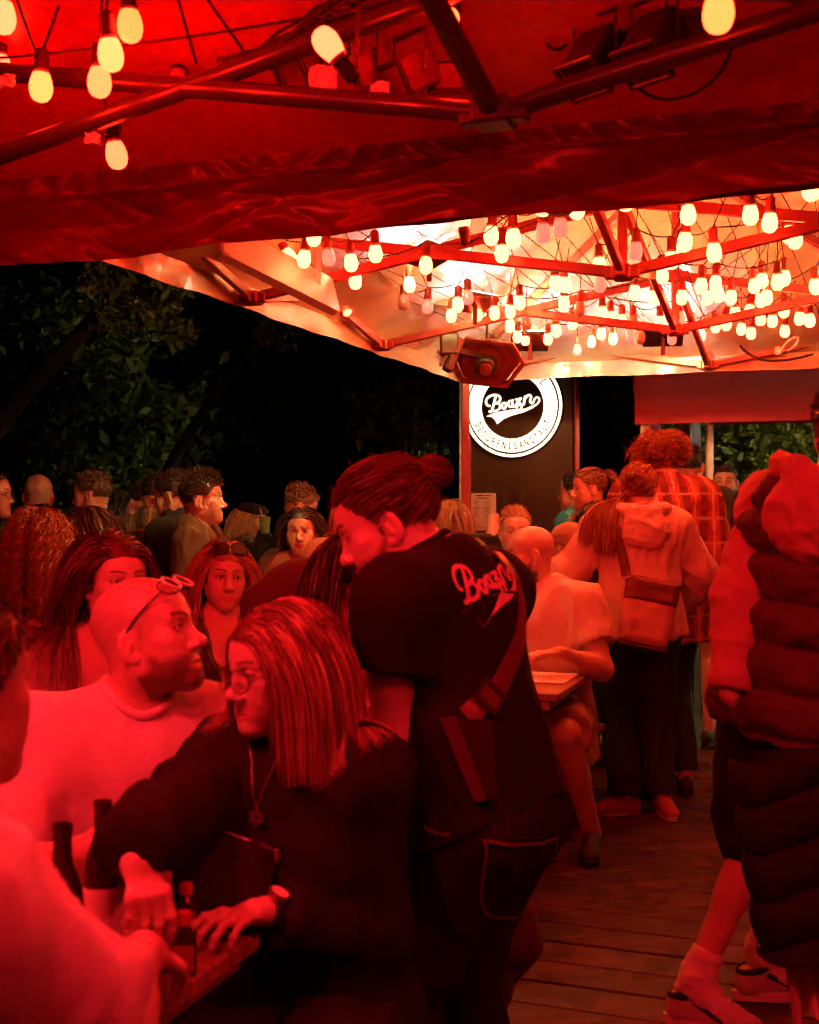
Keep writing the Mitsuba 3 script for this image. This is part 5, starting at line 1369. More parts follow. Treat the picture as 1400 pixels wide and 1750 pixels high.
puff, jp = person('person in a maroon quilted jacket seated behind the bending man, dark hair from behind', head=(606, 1000, 3.2), face=35, hyaw=-30, nod=10, lean=8, seat=.45, fp=dict(), rh=.007, rb=.012,
    legs=dict(R=dict(w=W(700, 875, 2.8) * (1, 1, 0) + (0, 0, .09), pole=(-.25, .2, 1))),
    top=dict(name='quilted_jacket', col=(.26, .035, .035), mat='gloss', e=.045, es=.045, h=.011, amp=.010, hem=.12, quilt=.075, puff=.03, vert=False, collar=.05), bottom=dict(col=(.07, .055, .045), e=.032, amp=.016), seed=7,
    hair=dict(style='long', n=1500, len=.30, r=.0018, col=(.05, .026, .020), part=.0, vol=.02))
# ---- the second table
beard2, j8 = person('bald man with a dark beard in a white T-shirt seated side-on at the second table', head=(908, 952, 5.35), face=205, hyaw=60, nod=8, lean=8, seat=.45, girth=1.15, hs=1.06, fp=dict(beard=.95, shaved=.15, skin=(.6, .42, .34)), rh=.0055, rb=.013,
    arms=dict(L=dict(w=W(958, 1116, 5.02), pw=(.6, 0, -1), hd=(-.25, -.05, 0), pn=(0, 0, -1), hand=dict(curl=(.3, .3, .3, .3))), R=dict(l=(-.05, .4, -.35))), hands='L',
    legs=dict(L=dict(w=W(1012, 875, 5.05) * (1, 1, 0) + (0, 0, .09), pole=(-.2, 1, .5))),
    top=dict(name='t_shirt', col=(.70, .66, .60), sleeve=.62, e=.024, es=.03, hem=.20, amp=.015, f=9), bottom=dict(name='shorts', col=(.34, .25, .22), end=1.0, e=.03), shoes=(.03, .03, .03), seed=8)
fairm, _ = person('fair-haired man peeking over the bald head at the second table', head=(881, 912, 6.2), face=185, hyaw=-4, nod=5, seat=.5, fp=dict(skin=(.62, .44, .34), brow=(.2, .12, .08)), rh=.006, rb=.016, top=dict(col=(.10, .08, .08)), bottom={}, seed=9,
    hair=dict(style='short', n=700, len=.035, r=.0016, col=(.42, .27, .14), line=.018, comb=(.3, -.4, .2)))
capm, jc = person('man in a backwards cap and dark jacket seated left of the hooded woman', head=(972, 940, 6.05), face=310, hyaw=10, nod=6, lean=10, seat=.45, fp=dict(), rh=.007, rb=.015, top=dict(name='jacket', col=(.03, .026, .028), e=.03, collar=.03), bottom={}, seed=10,
    hair=dict(style='short', n=300, len=.02, r=.0016, col=(.06, .035, .025)))
blonk, _ = person('fair head showing between the cap and the hooded woman', head=(1004, 902, 6.9), face=330, seat=.5, nod=10, fp=dict(), rh=.008, rb=.018, top=dict(col=(.2, .15, .12)), bottom={}, seed=11,
    hair=dict(style='short', n=600, len=.06, r=.0018, col=(.48, .30, .15), mess=.4))
pony, jpn = person('woman with a brown ponytail in a black leather jacket, in profile to the left', head=(1008, 838, 6.9), face=285, hyaw=-18, nod=6, sex='f', fp=dict(male=False, jaw=.88, open=.7, skin=(.62, .44, .35)), rh=.0052, rb=.014, top=dict(name='jacket', col=(.02, .018, .02), mat='gloss', e=.024, collar=.03, amp=.012), bottom={}, seed=12,
    hair=dict(style='pony', n=1300, r=.0014, len=.22, col=(.16, .08, .045), tie=(0, -.088, .095), vol=.008))
cyan, _ = person('dark-haired person in a bright cyan top beside the kiosk', head=(983, 846, 7.7), face=300, fp=dict(), rh=.008, rb=.017, top=dict(col=(.02, .36, .46), e=.02), bottom={}, seed=13,
    hair=dict(style='short', n=600, len=.07, r=.0018, col=(.02, .016, .014), len0=.04))
# ---- the queue at right
hood, jh = person('auburn-haired woman from behind in a pale hooded sweatshirt', head=(1092, 838, 5.66), face=356, hyaw=22, nod=6, sex='f', girth=1.12, shw=1.08, fp=dict(male=False), rh=.006, rb=.011,
    arms=dict(L=dict(l=(-.12, .20, -.40), pole=(-.9, -.5, -.2)), R=dict(l=(.10, .22, -.40), pole=(.9, -.5, -.2))),
    legs=dict(L=dict(w=W(1068, 875, 5.72) * (1, 1, 0) + (0, 0, .085), toe=np.array([-1.0, -.15, 0])), R=dict(w=W(1132, 875, 5.75) * (1, 1, 0) + (0, 0, .085), toe=np.array([.12, -1.0, 0]))),
    top=dict(name='hooded_sweatshirt', col=(.62, .46, .40), e=.038, es=.038, h=.010, amp=.019, hem=.06, hood=True, f=9), bottom=dict(name='trousers', col=(.022, .018, .020), e=.026, end=1.96, amp=.014), shoes=(.42, .07, .07), seed=14,
    hair=dict(style='pony', n=3600, len=.36, r=.0019, col=(.24, .085, .040), streak=((.42, .22, .12), .2), tie=(-.045, -.085, -.035), pdir=(-.75, -.25, -.6), vol=.016, clip=(.0, -.098, .035)))
plai, jpl = person('tall man in a red plaid shirt with bushy red curls, bent towards the hooded woman', head=(1126, 788, 6.15), face=350, hyaw=-22, nod=22, fp=dict(beard=.4), rh=.007, rb=.011, girth=1.08,
    top=dict(name='plaid_shirt', col=plaid((.46, .055, .05), (.5, .1, .08), (.62, .42, .36), .10), e=.036, es=.036, h=.0085, amp=.011, hem=.22, collar=.03), bottom=dict(col=(.025, .022, .025)), seed=15,
    hair=dict(style='curly', n=1500, len=.17, r=.0019, col=(.28, .075, .030), vol=.05, curl=.010, cf=22.0, grav=.22, part=0))
arms16 = dict(R=dict(l=(-.14, .24, -.30), pole=(.8, -.3, -.6), hd=(.3, -.05, .08)), L=dict(l=(.16, .27, -.34), pole=(-.8, -.3, -.6)))
crossm, j16 = person('dark-bearded man in black with folded arms before the hedge', head=(1240, 828, 8.0), z0=-.16, face=186, hyaw=14, nod=0, fp=dict(beard=.95, open=.75, skin=(.55, .37, .27)), rh=.0052, rb=.014, arms=arms16, hands='R',
    top=dict(name='jacket', col=(.014, .014, .016), e=.022, collar=.05, neck=.066), bottom={}, seed=16, hair=dict(style='short', n=700, len=.022, len0=.006, r=.0016, col=(.02, .014, .011)))
baldr, _ = person('bald man at the far right behind the padded waistcoat', head=(1336, 812, 7.4), face=205, nod=8, z0=-.16, fp=dict(shaved=.2, beard=.3), rh=.007, rb=.018, top=dict(col=(.03, .03, .03), collar=.04), bottom={}, seed=17)
dark19, _ = person('dark-haired head showing just right of the red curls', head=(1181, 800, 7.5), face=20, fp=dict(), rh=.009, rb=.02, top=dict(col=(.03, .03, .03)), bottom={}, seed=18, hair=dict(style='short', n=500, len=.05, r=.0018, col=(.03, .018, .014)))
vest, jv = person('person in a dark quilted waistcoat, black shorts and white socks at right edge', head=(1452, 752, 3.15), face=42, hyaw=10, nod=4, side=9, girth=1.08, shw=.98, fp=dict(), rh=.006, rb=.011,
    arms=dict(L=dict(w=W(1228, 1268, 3.12), pw=(-1, -.2, .0), hd=(.5, .35, -.7))),
    legs=dict(L=dict(w=W(1190, 1672, 3.36), toe=np.array([.75, -.35, 0]), pole=(.1, 1, 0)), R=dict(w=W(1292, 1655, 3.6), toe=np.array([.8, .1, 0]))),
    top=[dict(name='sweatshirt', col=(.42, .20, .18), e=.012, es=.024, sleeve=1.97, h=.0085, amp=.0055, hem=.05, f=15, hood=True, hoods=1.12, vert=False), dict(name='quilted_waistcoat', col=(.060, .026, .028), mat='matte', e=.062, sleeve=0, h=.0095, amp=.009, f=15, fine=.004, hem=.13, quilt=.118, puff=.027, quilt_tilt=-.05, vert=False, collar=0, neck=.125, neckdrop=-.03, band=0, armhole=True)],
    bottom=dict(name='shorts', col=(.016, .015, .017), end=1.02, e=.058, amp=.012), shoes=(.40, .33, .31), seed=19,
    hair=dict(style='short', n=1200, len=.04, r=.0016, col=(.10, .05, .03)))
# ---- the crowd outside, left
GZ = -.16
def by(label, head, face, **kw):
    kw.setdefault('bottom', dict(col=(.03, .03, .04))); kw.setdefault('rh', .0062); kw.setdefault('rb', .017)
    return person(label, head=head, face=face, z0=GZ, **kw)
by('man with glasses in profile at the left edge of the view', (-13, 850, 6.4), 92, fp=dict(open=.7), top=dict(name='jacket', col=BLK, collar=.04), seed=21, hair=dict(style='short', n=500, len=.03, r=.0017, col=(.08, .06, .05), line=.02))
by('balding man in a dark jacket seen from behind at left', (66, 850, 6.7), 356, fp=dict(skin=(.5, .33, .24), shaved=.5), girth=1.1, top=dict(name='jacket', col=BLK, e=.026, collar=.05), seed=22)
by('man in profile facing left, above the woman with straight dark hair', (158, 850, 6.5), 276, nod=4, fp=dict(beard=.4), top=dict(name='jacket', col=BLK, e=.026, collar=.02), seed=23, hair=dict(style='short', n=800, len=.03, len0=.010, r=.0016, col=(.06, .035, .022), comb=(.1, .3, .4), lift=.8))
curl_, jcu = by('woman from behind with a cascade of long ginger curls and a thin shoulder strap', (70, 918, 5.2), 4, sex='f', fp=dict(male=False), rb=.014, top=dict(name='coat', col=BLK, e=.022), seed=24,
    hair=dict(style='curly', n=1500, len=.50, r=.0016, col=(.34, .13, .055), streak=((.46, .24, .12), .3), vol=.035, curl=.013, cf=46.0, grav=.30, part=0))
by('woman with straight dark hair in profile facing left beside the ginger curls', (143, 915, 5.4), 286, sex='f', nod=2, rh=.005, fp=dict(male=False, jaw=.9, open=.7, smile=.4), top=dict(name='coat', col=BLK, e=.022, collar=.03), seed=25,
    hair=dict(style='long', n=1700, len=.46, r=.0017, col=(.06, .028, .018), streak=((.20, .10, .055), .25), part=0, back=.2, vol=.02))
by('black-haired woman whose face shows as a narrow strip, turned right', (203, 874, 7.1), 78, sex='f', fp=dict(male=False, open=.7), top=dict(col=BLK, e=.03), seed=26, hair=dict(style='long', n=900, len=.42, r=.002, col=(.012, .010, .010), part=0, back=.0))
by('bearded man looking down in a patterned shirt, left part of the crowd', (243, 866, 7.5), 172, nod=24, fp=dict(beard=.95, open=.4), top=dict(name='shirt', col=plaid((.16, .15, .13), (.3, .25, .2), (.4, .36, .3), .07), collar=.03), seed=27, hair=dict(style='short', n=700, len=.05, r=.0018, col=(.02, .014, .012)))
by('man from behind in a yellowish checked flannel shirt', (268, 852, 6.9), 20, nod=14, fp=dict(), rb=.012, top=dict(name='flannel_shirt', col=plaid((.20, .15, .09), (.1, .08, .06), (.46, .36, .22), .12), e=.03, hem=.2, collar=.03), seed=28, hair=dict(style='short', n=600, len=.04, r=.0018, col=(.02, .015, .012)))
by('man with glasses and dark jacket looking down to the left', (296, 852, 6.35), 284, nod=12, fp=dict(open=.5), top=dict(name='jacket', col=BLK, e=.026, collar=.03), seed=29, hair=dict(style='short', n=900, len=.045, r=.0017, col=(.035, .022, .016), lift=.9))
prof, jpf = by('young man in a brown jacket in sharp profile facing right', (346, 858, 5.9), 88, nod=-2, rh=.0045, rb=.013, fp=dict(beard=.35, open=.75, skin=(.58, .39, .29), nose=1.05), top=[dict(name='undershirt', col=(.6, .55, .48), e=.010, vneck=.03), dict(name='jacket', col=(.085, .050, .030), e=.030, vneck=.05, neck=.075, amp=.010, collar=.02, hem=.16)], seed=30,
    hair=dict(style='short', n=1500, len=.055, len0=.010, r=.0014, col=(.035, .02, .013), comb=(0, .1, .3), lift=1.0, fade=1.6))
beret, jbe = by('blonde woman in a black beret and leather jacket sipping a drink', (431, 895, 7.9), 104, sex='f', nod=8, fp=dict(male=False, skin=(.6, .42, .32)), arms=dict(R=dict(w=W(452, 908, 7.72), pole=(.4, -.4, -1), hd=(.02, -.02, .12), pn=(-1, 0, 0), hand=dict(curl=(.8, .8, .8, .8)))), hands='R', top=dict(name='jacket', col=(.022, .02, .018), mat='gloss', e=.03, amp=.014, hem=.03), bottom=dict(name='jeans', col=(.20, .22, .24)), seed=31,
    hair=dict(style='long', n=900, len=.36, r=.002, col=(.50, .36, .18), part=0, back=.12))
by('man with light brown hair bowing his head, in a black coat', (512, 868, 7.4), 82, nod=26, fp=dict(), top=dict(name='coat', col=(.022, .022, .026), e=.03, collar=.03), seed=32, hair=dict(style='short', n=900, len=.05, len0=.012, r=.0017, col=(.22, .13, .07)))
hoop, jho = by('dark-haired young woman with hoop earrings and a grimace, in a rust brown top', (517, 912, 5.9), 186, sex='f', nod=2, roll=3, rh=.0042, rb=.014, fp=dict(male=False, open=.6, mouth=.004, smile=.5, frown=1, lash=1, skin=(.60, .41, .31)), top=dict(name='top', col=(.24, .085, .055), e=.018, vneck=.03, collar=0), seed=33,
    hair=dict(style='long', n=1900, len=.46, r=.0017, col=(.035, .018, .014), part=0, back=.14, vol=.02))
by('person in a wide pale tan coat seen from behind, left of the bending man', (612, 886, 5.0), 335, sex='f', nod=6, girth=1.12, shw=1.0, fp=dict(male=False), rb=.014, top=dict(name='coat', col=(.42, .27, .16), e=.045, es=.045, amp=.010, hem=.3, f=6), seed=34, hair=dict(style='long', n=900, len=.26, r=.002, col=(.40, .27, .14), part=0))
by('fair-haired person glimpsed between the neck of the bending man and the kiosk', (768, 890, 7.0), 340, sex='f', fp=dict(male=False), rh=.008, rb=.02, top=dict(col=(.3, .25, .2)), seed=35, hair=dict(style='long', n=500, len=.3, r=.0022, col=(.38, .26, .13)))
# ================================================================ things worn and carried
EYE = np.array([0, 0, CAM_Z])
def surf(prims, px, py, near=.8, mesh=None, lift=.003):
    """the point of a garment's surface met from the photograph's side, and its normal"""
    d = unit(W(px, py, 1.0) - EYE); t = near
    for _ in range(160):
        p = EYE + d * t; f = sdf(prims, p[None])[0]
        if f < .0005: break
        t += max(f * .8, .0005)
    _, g = grad(prims, p[None]); n = g[0]
    if mesh is not None:
        from scipy.spatial import cKDTree
        if not hasattr(mesh, '_kd'): mesh._kd = cKDTree(np.asarray(mesh.vertices))
        k = mesh._kd.query(p, 10)[1]
        p = p + n * (np.max((np.asarray(mesh.vertices)[k] - p) @ n))
    return p + n * lift, n

def dense(pts, n=44):
    return spline(np.asarray(pts, float), n)

def on_surface(prims, pts, **kw):
    a = [surf(prims, x, y, **kw) for x, y in pts]
    hit = [q for q in a if abs(sdf(prims, q[0][None])[0]) < .06]
    if 'keep' not in kw and len(hit) > 5 and len(pts) < 60: a = hit
    return np.array([q[0] for q in a]), np.array([q[1] for q in a])

def ribbon(P, N, width, thick=.004):
    """a strap along P, lying on a surface with normals N"""
    t = np.gradient(P, axis=0); t /= np.linalg.norm(t, axis=1, keepdims=True) + 1e-9
    s = np.cross(t, N); s /= np.linalg.norm(s, axis=1, keepdims=True) + 1e-9
    n = np.cross(s, t)
    w = np.broadcast_to(width, (len(P),))[:, None] / 2
    ring = np.stack([P - s * w, P - s * w * .9 + n * thick, P + s * w * .9 + n * thick, P + s * w], 1)
    k = len(P); v = ring.reshape(-1, 3); i, j = np.meshgrid(np.arange(k - 1), np.arange(4), indexing='ij')
    q = np.stack([i * 4 + j, i * 4 + (j + 1) % 4, (i + 1) * 4 + (j + 1) % 4, (i + 1) * 4 + j], -1).reshape(-1, 4)
    return trimesh.Trimesh(v, np.vstack([q[:, [0, 1, 2]], q[:, [0, 2, 3]]]), process=False)

def smooth_line(P, n=40): return spline(P, n)

def hl(j, p): return j['head'] + j['M'] @ (np.asarray(p, float) * j['hs'])
def glasses(key, j, c, up, fwd, rx, ry, mat, r=.0012, lens=None, ends=(.078, -.012, .030), name='glasses', square=2.0, gap=.0325):
    """frame with two rims, bridge and temples; c, up, fwd in head coordinates"""
    up, fwd = unit(up), unit(fwd); lat = np.array([1.0, 0, 0])
    ms, ls = [], []
    for s in (-1, 1):
        a = np.linspace(0, 2 * np.pi, 33)
        ca, sa = np.cos(a), np.sin(a)
        k = (np.abs(ca) ** square + np.abs(sa) ** square) ** (-1 / square)
        ring = c + s * gap * lat + (ca * k * rx)[:, None] * lat + (sa * k * ry)[:, None] * up - fwd * (.010 * (np.abs(ca * k * rx * s + gap) / .05) ** 2)[:, None]
        ms.append(tube(np.array([hl(j, q) for q in ring]), r * j['hs'], 6))
        pl = sg.Polygon([(x * rx * .97 * kk, y * ry * .97 * kk) for x, y, kk in zip(ca[:-1], sa[:-1], k[:-1])])
        v = np.vstack([[c + s * gap * lat - fwd * .004], c + (ring[:-1] - c - s * gap * lat) * .97 + s * gap * lat])
        m = trimesh.Trimesh([hl(j, q) for q in v], [[0, 1 + i, 1 + (i + 1) % 32] for i in range(32)], process=False); ls.append(m)
        hinge = c + s * (gap + rx) * lat - fwd * .012
        e = np.array(ends) * (s, 1, 1)
        ms.append(tube(np.array([hl(j, q) for q in bez(hinge, hinge * .5 + e * .5 + np.array([s * .010, 0, .004]), e, e + np.array([0, -.012, -.022]), n=12)]), r * 1.1 * j['hs'], 6))
    ms.append(tube(np.array([hl(j, q) for q in bez(c - (gap - rx) * lat + fwd * .0, c + fwd * .006 + up * .006, c + (gap - rx) * lat, n=8)]), r * j['hs'], 6))
    k = put(name, cat(ms), mat, key, smooth=40)
    if lens: put('lens', cat(ls), lens, k)
    return k
glasses(glas, jg, np.array([0, .112, .010]), (0, -.10, 1), (0, 1, .1), .0245, .0225, 'darkmetal', .0015, 'clear')
glasses(bald, jb, np.array([0, .085, .100]), (0, -.75, .66), (0, .66, .75), .026, .020, 'darkmetal', .0020, 'clear', ends=(.080, -.004, .034), square=2.6)
put('glasses_bridge', cat([tube(np.array([hl(jb, (s * .0325 + .026 * math.cos(a), .088 - .75 * .02 * math.sin(a), .103 + .66 * .02 * math.sin(a))) for a in np.linspace(0, 2 * np.pi, 25)]), .0026, 6) for s in (-1, 1)]), 'frosted', bald, smooth=40)
put('nose_ring', tube(np.array([hl(jb, (.006 + .005 * math.cos(a), .106, -.037 + .005 * math.sin(a))) for a in np.linspace(0, 2 * np.pi, 17)]), .0012, 5), 'gold', bald)
glasses(sunw, js, np.array([0, .068, .124]), (0, -.70, .72), (0, .72, .70), .029, .024, 'blackplastic', .0028, 'brownglass', ends=(.082, -.02, .05), name='sunglasses', square=3.0, gap=.034)
for s in (-1, 1):
    put('hoop_earring', tube(np.array([hl(js, (s * .083, -.012 + .017 * math.cos(a), -.058 + .020 * math.sin(a))) for a in np.linspace(0, 2 * np.pi, 25)]), .0011, 5), 'gold', sunw)
    put('hoop_earring', tube(np.array([hl(jho, (s * .083, -.006 + .012 * math.cos(a), -.046 + .014 * math.sin(a))) for a in np.linspace(0, 2 * np.pi, 21)]), .0018, 5), 'gold', hoop)
for k_, kk in ((PEOPLE, None),):
    pass
for key, j in list(PEOPLE.items()):
    lab = labels[key]['label']
    if lab.startswith('man with glasses'):
        glasses(key, j, np.array([0, .108, .012]), (0, -.1, 1), (0, 1, .1), .024, .017, 'blackplastic', .0018, 'clear', square=3.0)

# necklace with a star pendant
gp, gn = on_surface(jg['garments'], dense([(432, 1262), (436, 1300), (441, 1340), (448, 1374)], 24), mesh=jg['mesh_blouse'], lift=.004)
gp2, _ = on_surface(jg['garments'], dense([(452, 1374), (464, 1340), (480, 1308), (498, 1275)], 24), mesh=jg['mesh_blouse'], lift=.004)
put('necklace', cat([tube(gp, .0014, 6), tube(gp2, .0014, 6)]), 'gold', glas, smooth=40)
pc, pnrm = surf(jg['garments'], 450, 1393, mesh=jg['mesh_blouse'], lift=.006)
tri = sg.Polygon([(.0125 * math.cos(a), .0125 * math.sin(a)) for a in np.radians([90, 210, 330])])
star = shapely.union_all([tri.exterior.buffer(.0022), affinity.rotate(tri, 60, origin=(0, 0)).exterior.buffer(.0022), sg.box(-.003, .010, .003, .024)])
put('star_pendant', extrude(star, .003).apply_transform(place(frame(pnrm, (0, 0, 1))[:3, [1, 0, 2]] * (1, 1, 1) if False else np.stack([unit(np.cross((0, 0, 1), pnrm)), unit(np.cross(pnrm, np.cross((0, 0, 1), pnrm))), pnrm], 1), pc)), 'gold', glas)
# wrist watch
wd = jg['hdL']; wp = jg['wrL'] - unit(jg['wrL'] - jg['elL']) * .012
wf = unit(jg['wrL'] - jg['elL']); nup = unit(np.array([0, -.45, 1.0]) - wf * (np.array([0, -.45, 1.0]) @ wf)); wlat = np.cross(wf, nup)
a = np.linspace(0, 2 * np.pi, 33)
put('watch_strap', ribbon(wp + .0295 * (np.cos(a)[:, None] * nup + np.sin(a)[:, None] * wlat), np.cos(a)[:, None] * nup + np.sin(a)[:, None] * wlat, .019, .003), 'blackplastic', glas, smooth=40)
wk = put('watch', lathe([(0, 0), (.0185, 0), (.0195, .003), (.0185, .009), (.016, .0095), (0, .0095)], 28).apply_transform(place(np.stack([wf, wlat, nup], 1), wp + nup * .029)), 'gold', glas, smooth=30)
put('dial', lathe([(0, .0100), (.0155, .0100), (.0155, .0096)], 28).apply_transform(place(np.stack([wf, wlat, nup], 1), wp + nup * .029)), 'signwhite', wk)

# strap, pouch and logo of the man with the bun
G, MS = jw['garments'], jw['mesh_t_shirt']
kk, nn = on_surface(G, dense([(846, 948), (866, 972), (884, 1010), (888, 1060), (878, 1110), (858, 1160), (832, 1196), (808, 1214), (798, 1226)], 44), mesh=MS, lift=.003)
for _ in range(3): kk[1:-1] = (kk[:-2] + kk[2:] + 2 * kk[1:-1]) / 4
pk = thing('shoulder_pouch', 'dark leather waiter pouch on a strap across the back of the bending man', 'pouch')
put('strap', ribbon(kk, nn, .042, .005), 'gloss', pk, smooth=30, color=(.12, .026, .022))
bc, bn = surf(G, 832, 1192, mesh=MS, lift=.010)
n6 = int(len(kk) * .72); kd = unit(kk[min(n6 + 4, len(kk) - 1)] - kk[n6 - 3]); bx = np.stack([unit(np.cross(kd, bn)), kd, bn], 1)
put('buckle', extrude(sg.box(-.028, -.026, .028, .026).difference(sg.box(-.020, -.016, .020, .016)), .006).apply_transform(place(bx, bc)), 'darkmetal', pk)
put('slide', cbox((.046, .03, .010), .003, bc, bx), 'gloss', pk, color=(.10, .025, .022))
q0, qn = surf(G, 800, 1290, mesh=MS, lift=.004)
px_ = np.stack([unit(np.cross((0, 0, 1), qn)), unit(np.cross(qn, unit(np.cross((0, 0, 1), qn)))), qn], 1)
pouch = extrude(sg.Polygon([(-.045, .060), (.035, .055), (.040, -.07), (.010, -.075)]).buffer(.008), .022)
put('pouch', pouch.apply_transform(place(px_, q0)), 'gloss', pk, color=(.020, .008, .008))
put('pouch_flap', extrude(sg.Polygon([(-.050, .064), (-.028, .066), (.020, -.076), (.006, -.078)]).buffer(.004), .006).apply_transform(place(px_, q0 + qn * .023)), 'gloss', pk, color=(.06, .014, .013))
lm = extrude(LOGO.simplify(.004).segmentize(.05), .002); lm = trimesh.Trimesh(lm.vertices, lm.faces, process=True)
v2 = np.asarray(lm.vertices)[:, :2]
uq, inv = np.unique(np.round(v2, 5), axis=0, return_inverse=True); inv = inv.ravel()
# laid on the back of the shirt, in the frame of the leaning torso
P0 = jw['P'] + (uq[:, :1] * .20 - .030) * jw['X'] + (uq[:, 1:] * .20 + .455 * jw['s']) * jw['U'] - .45 * jw['F']
for _ in range(90):
    f_ = sdf(G, P0); P0 = P0 + jw['F'] * np.clip(f_ * .8, -.02, .05)[:, None]
sn3 = grad(G, P0)[1]; sp3 = P0 + sn3 * .0115
okv = (np.abs(sdf(G, sp3)) < .03) & (sn3 @ jw['F'] < -.15)
base3 = sp3[inv] + sn3[inv] * (np.asarray(lm.vertices)[:, 2] * .6)[:, None]
lf = np.asarray(lm.faces); lf = lf[okv[inv][lf].all(1)]
lf = lf[np.ptp(base3[lf], axis=1).max(1) < .05]
cc_ = trimesh.graph.connected_components(trimesh.Trimesh(base3, lf, process=False).face_adjacency, min_len=60)
lf = lf[np.concatenate(cc_)]
uu2, lf = np.unique(lf, return_inverse=True); lf = lf.reshape(-1, 3); base3 = base3[uu2]
put('shirt_logo', trimesh.Trimesh(base3, lf, process=False), 'cloth', wait, color=(.62, .36, .34), label='pale script lettering and swoosh printed on the shirt back')
# stitched pockets of his jeans
bS, bM = jw['sdf_bottom'], jw['mesh_bottom']
for pts in ([(826, 1436), (880, 1440), (950, 1432)], [(826, 1436), (824, 1500), (826, 1555), (870, 1568), (930, 1555), (946, 1500), (950, 1432)], [(735, 1412), (756, 1424), (780, 1424)]):
    try:
        a_, b_ = on_surface(bS, dense(pts, 40), mesh=bM, lift=.002); put('stitching', ribbon(a_, b_, .005, .0015), 'cloth', wait, color=(.12, .045, .03))
    except Exception: pass

# small woven tag on the black shorts
tg, tn = surf(jv['sdf_bottom'], 1186, 1250, mesh=jv['mesh_bottom'], lift=.002)
tx = np.stack([unit(np.cross((0, 0, 1), tn)), unit(np.cross(tn, np.cross((0, 0, 1), tn))), tn], 1)
put('woven_tag', cbox((.032, .026, .002), .0005, tg, tx), 'cloth', vest, color=(.65, .16, .14))
# socks and shoe details of the near leg
for q in 'LR':
    an, kn, ff = jv['an' + q], jv['kn' + q], jv['ff' + q]
    up = unit(kn - an)
    sk_ = mesh_of([flat(an - up * .05, an + up * .085, .043, .046, .01, True), cap(an, an * (1, 1, 0) + (0, 0, jv['z0'] + .06) + ff * .05, .043, .04, .03)], .008)
    put('sock', wrinkle(sk_, .004, 22, None, 5), 'cloth', vest, smooth=True, color=(.62, .55, .50))
    hl_ = an * (1, 1, 0) + (0, 0, jv['z0']); lat = np.cross(ff, (0, 0, 1))
    lace = [tube(bez(hl_ + ff * (.050 + .020 * k) + lat * .022 + (0, 0, .104 - .011 * k), hl_ + ff * (.055 + .020 * k) + (0, 0, .122 - .011 * k), hl_ + ff * (.050 + .020 * k) - lat * .022 + (0, 0, .104 - .011 * k), n=8), .0028, 5) for k in range(4)]
    put('lace', cat(lace), 'cloth', vest, color=(.6, .52, .48))
    put('shoe_collar', tube(np.array([hl_ + ff * (-.018 + .056 * math.cos(a)) + lat * .036 * math.sin(a) + (0, 0, .098 + .014 * math.cos(a)) for a in np.linspace(0, 2 * np.pi, 25)]), .009, 6), 'cloth', vest, color=(.02, .018, .018))
    for sd in (-1, 1):
        put('side_stripe', ribbon(np.array([hl_ + ff * x + lat * sd * (.0375 + .002) + (0, 0, z) for x, z in ((.0, .085), (.03, .068), (.06, .05), (.085, .036))]), np.tile(lat * sd, (4, 1)), .014, .002), 'cloth', vest, color=(.03, .02, .02))

# shoulder bag of the hooded woman
HG, HM = jh['garments'], jh['mesh_hooded_sweatshirt']
sp_, sn_ = on_surface(HG, dense([(1052, 902), (1060, 930), (1067, 958), (1072, 985)], 24), mesh=HM, lift=.003)
bg = thing('shoulder_bag', 'two-tone canvas bag with dark flap hanging on the back of the hooded woman', 'bag')
put('strap', ribbon(sp_, sn_, .045, .005), 'cloth', bg, color=(.16, .055, .045))
bq, bn = surf(HG, 1108, 1020, mesh=HM, lift=.0)
bq = np.array([W(1108, 1046, bq[1] - .06)])[0]
bR = np.stack([unit((.96, .05, -.20)), unit((.20, .05, .97)), np.cross(unit((.96, .05, -.20)), unit((.20, .05, .97)))], 1)
def pillow(w0, w1, z0, z1, th, seed, n=24):
    def fn(U, V, s):
        z = z0 + (z1 - z0) * V; w = w0 + (w1 - w0) * V
        e = np.minimum(1, np.minimum(np.minimum(U, 1 - U), np.minimum(V, 1 - V)) * 6) ** .6
        d = s * (th * e * (.85 + .5 * meshkit.noise(np.stack([U * 4 + 3 * s, V * 4, U * 0], -1), seed)) + .0006)
        return np.stack([(U - .5) * w, z, d], -1)
    return cat([sheet(lambda U, V: fn(U, V, 1), n, n), sheet(lambda U, V: fn(U, V, -1), n, n)])
put('body', pillow(.235, .250, -.150, .065, .035, 3).apply_transform(place(bR, bq)), 'cloth', bg, smooth=True, color=(.62, .40, .34))
put('flap', pillow(.248, .262, .040, .155, .042, 4).apply_transform(place(bR, bq)), 'cloth', bg, smooth=True, color=(.20, .075, .06))
put('base', pillow(.225, .238, -.165, -.135, .037, 5).apply_transform(place(bR, bq)), 'cloth', bg, smooth=True, color=(.16, .06, .05))
put('ring', tube(np.array([W(1075, 992, bq[1] - .02) + .018 * np.array([math.cos(a), 0, math.sin(a)]) for a in np.linspace(0, 2 * np.pi, 17)]), .003, 6), 'gold', bg)

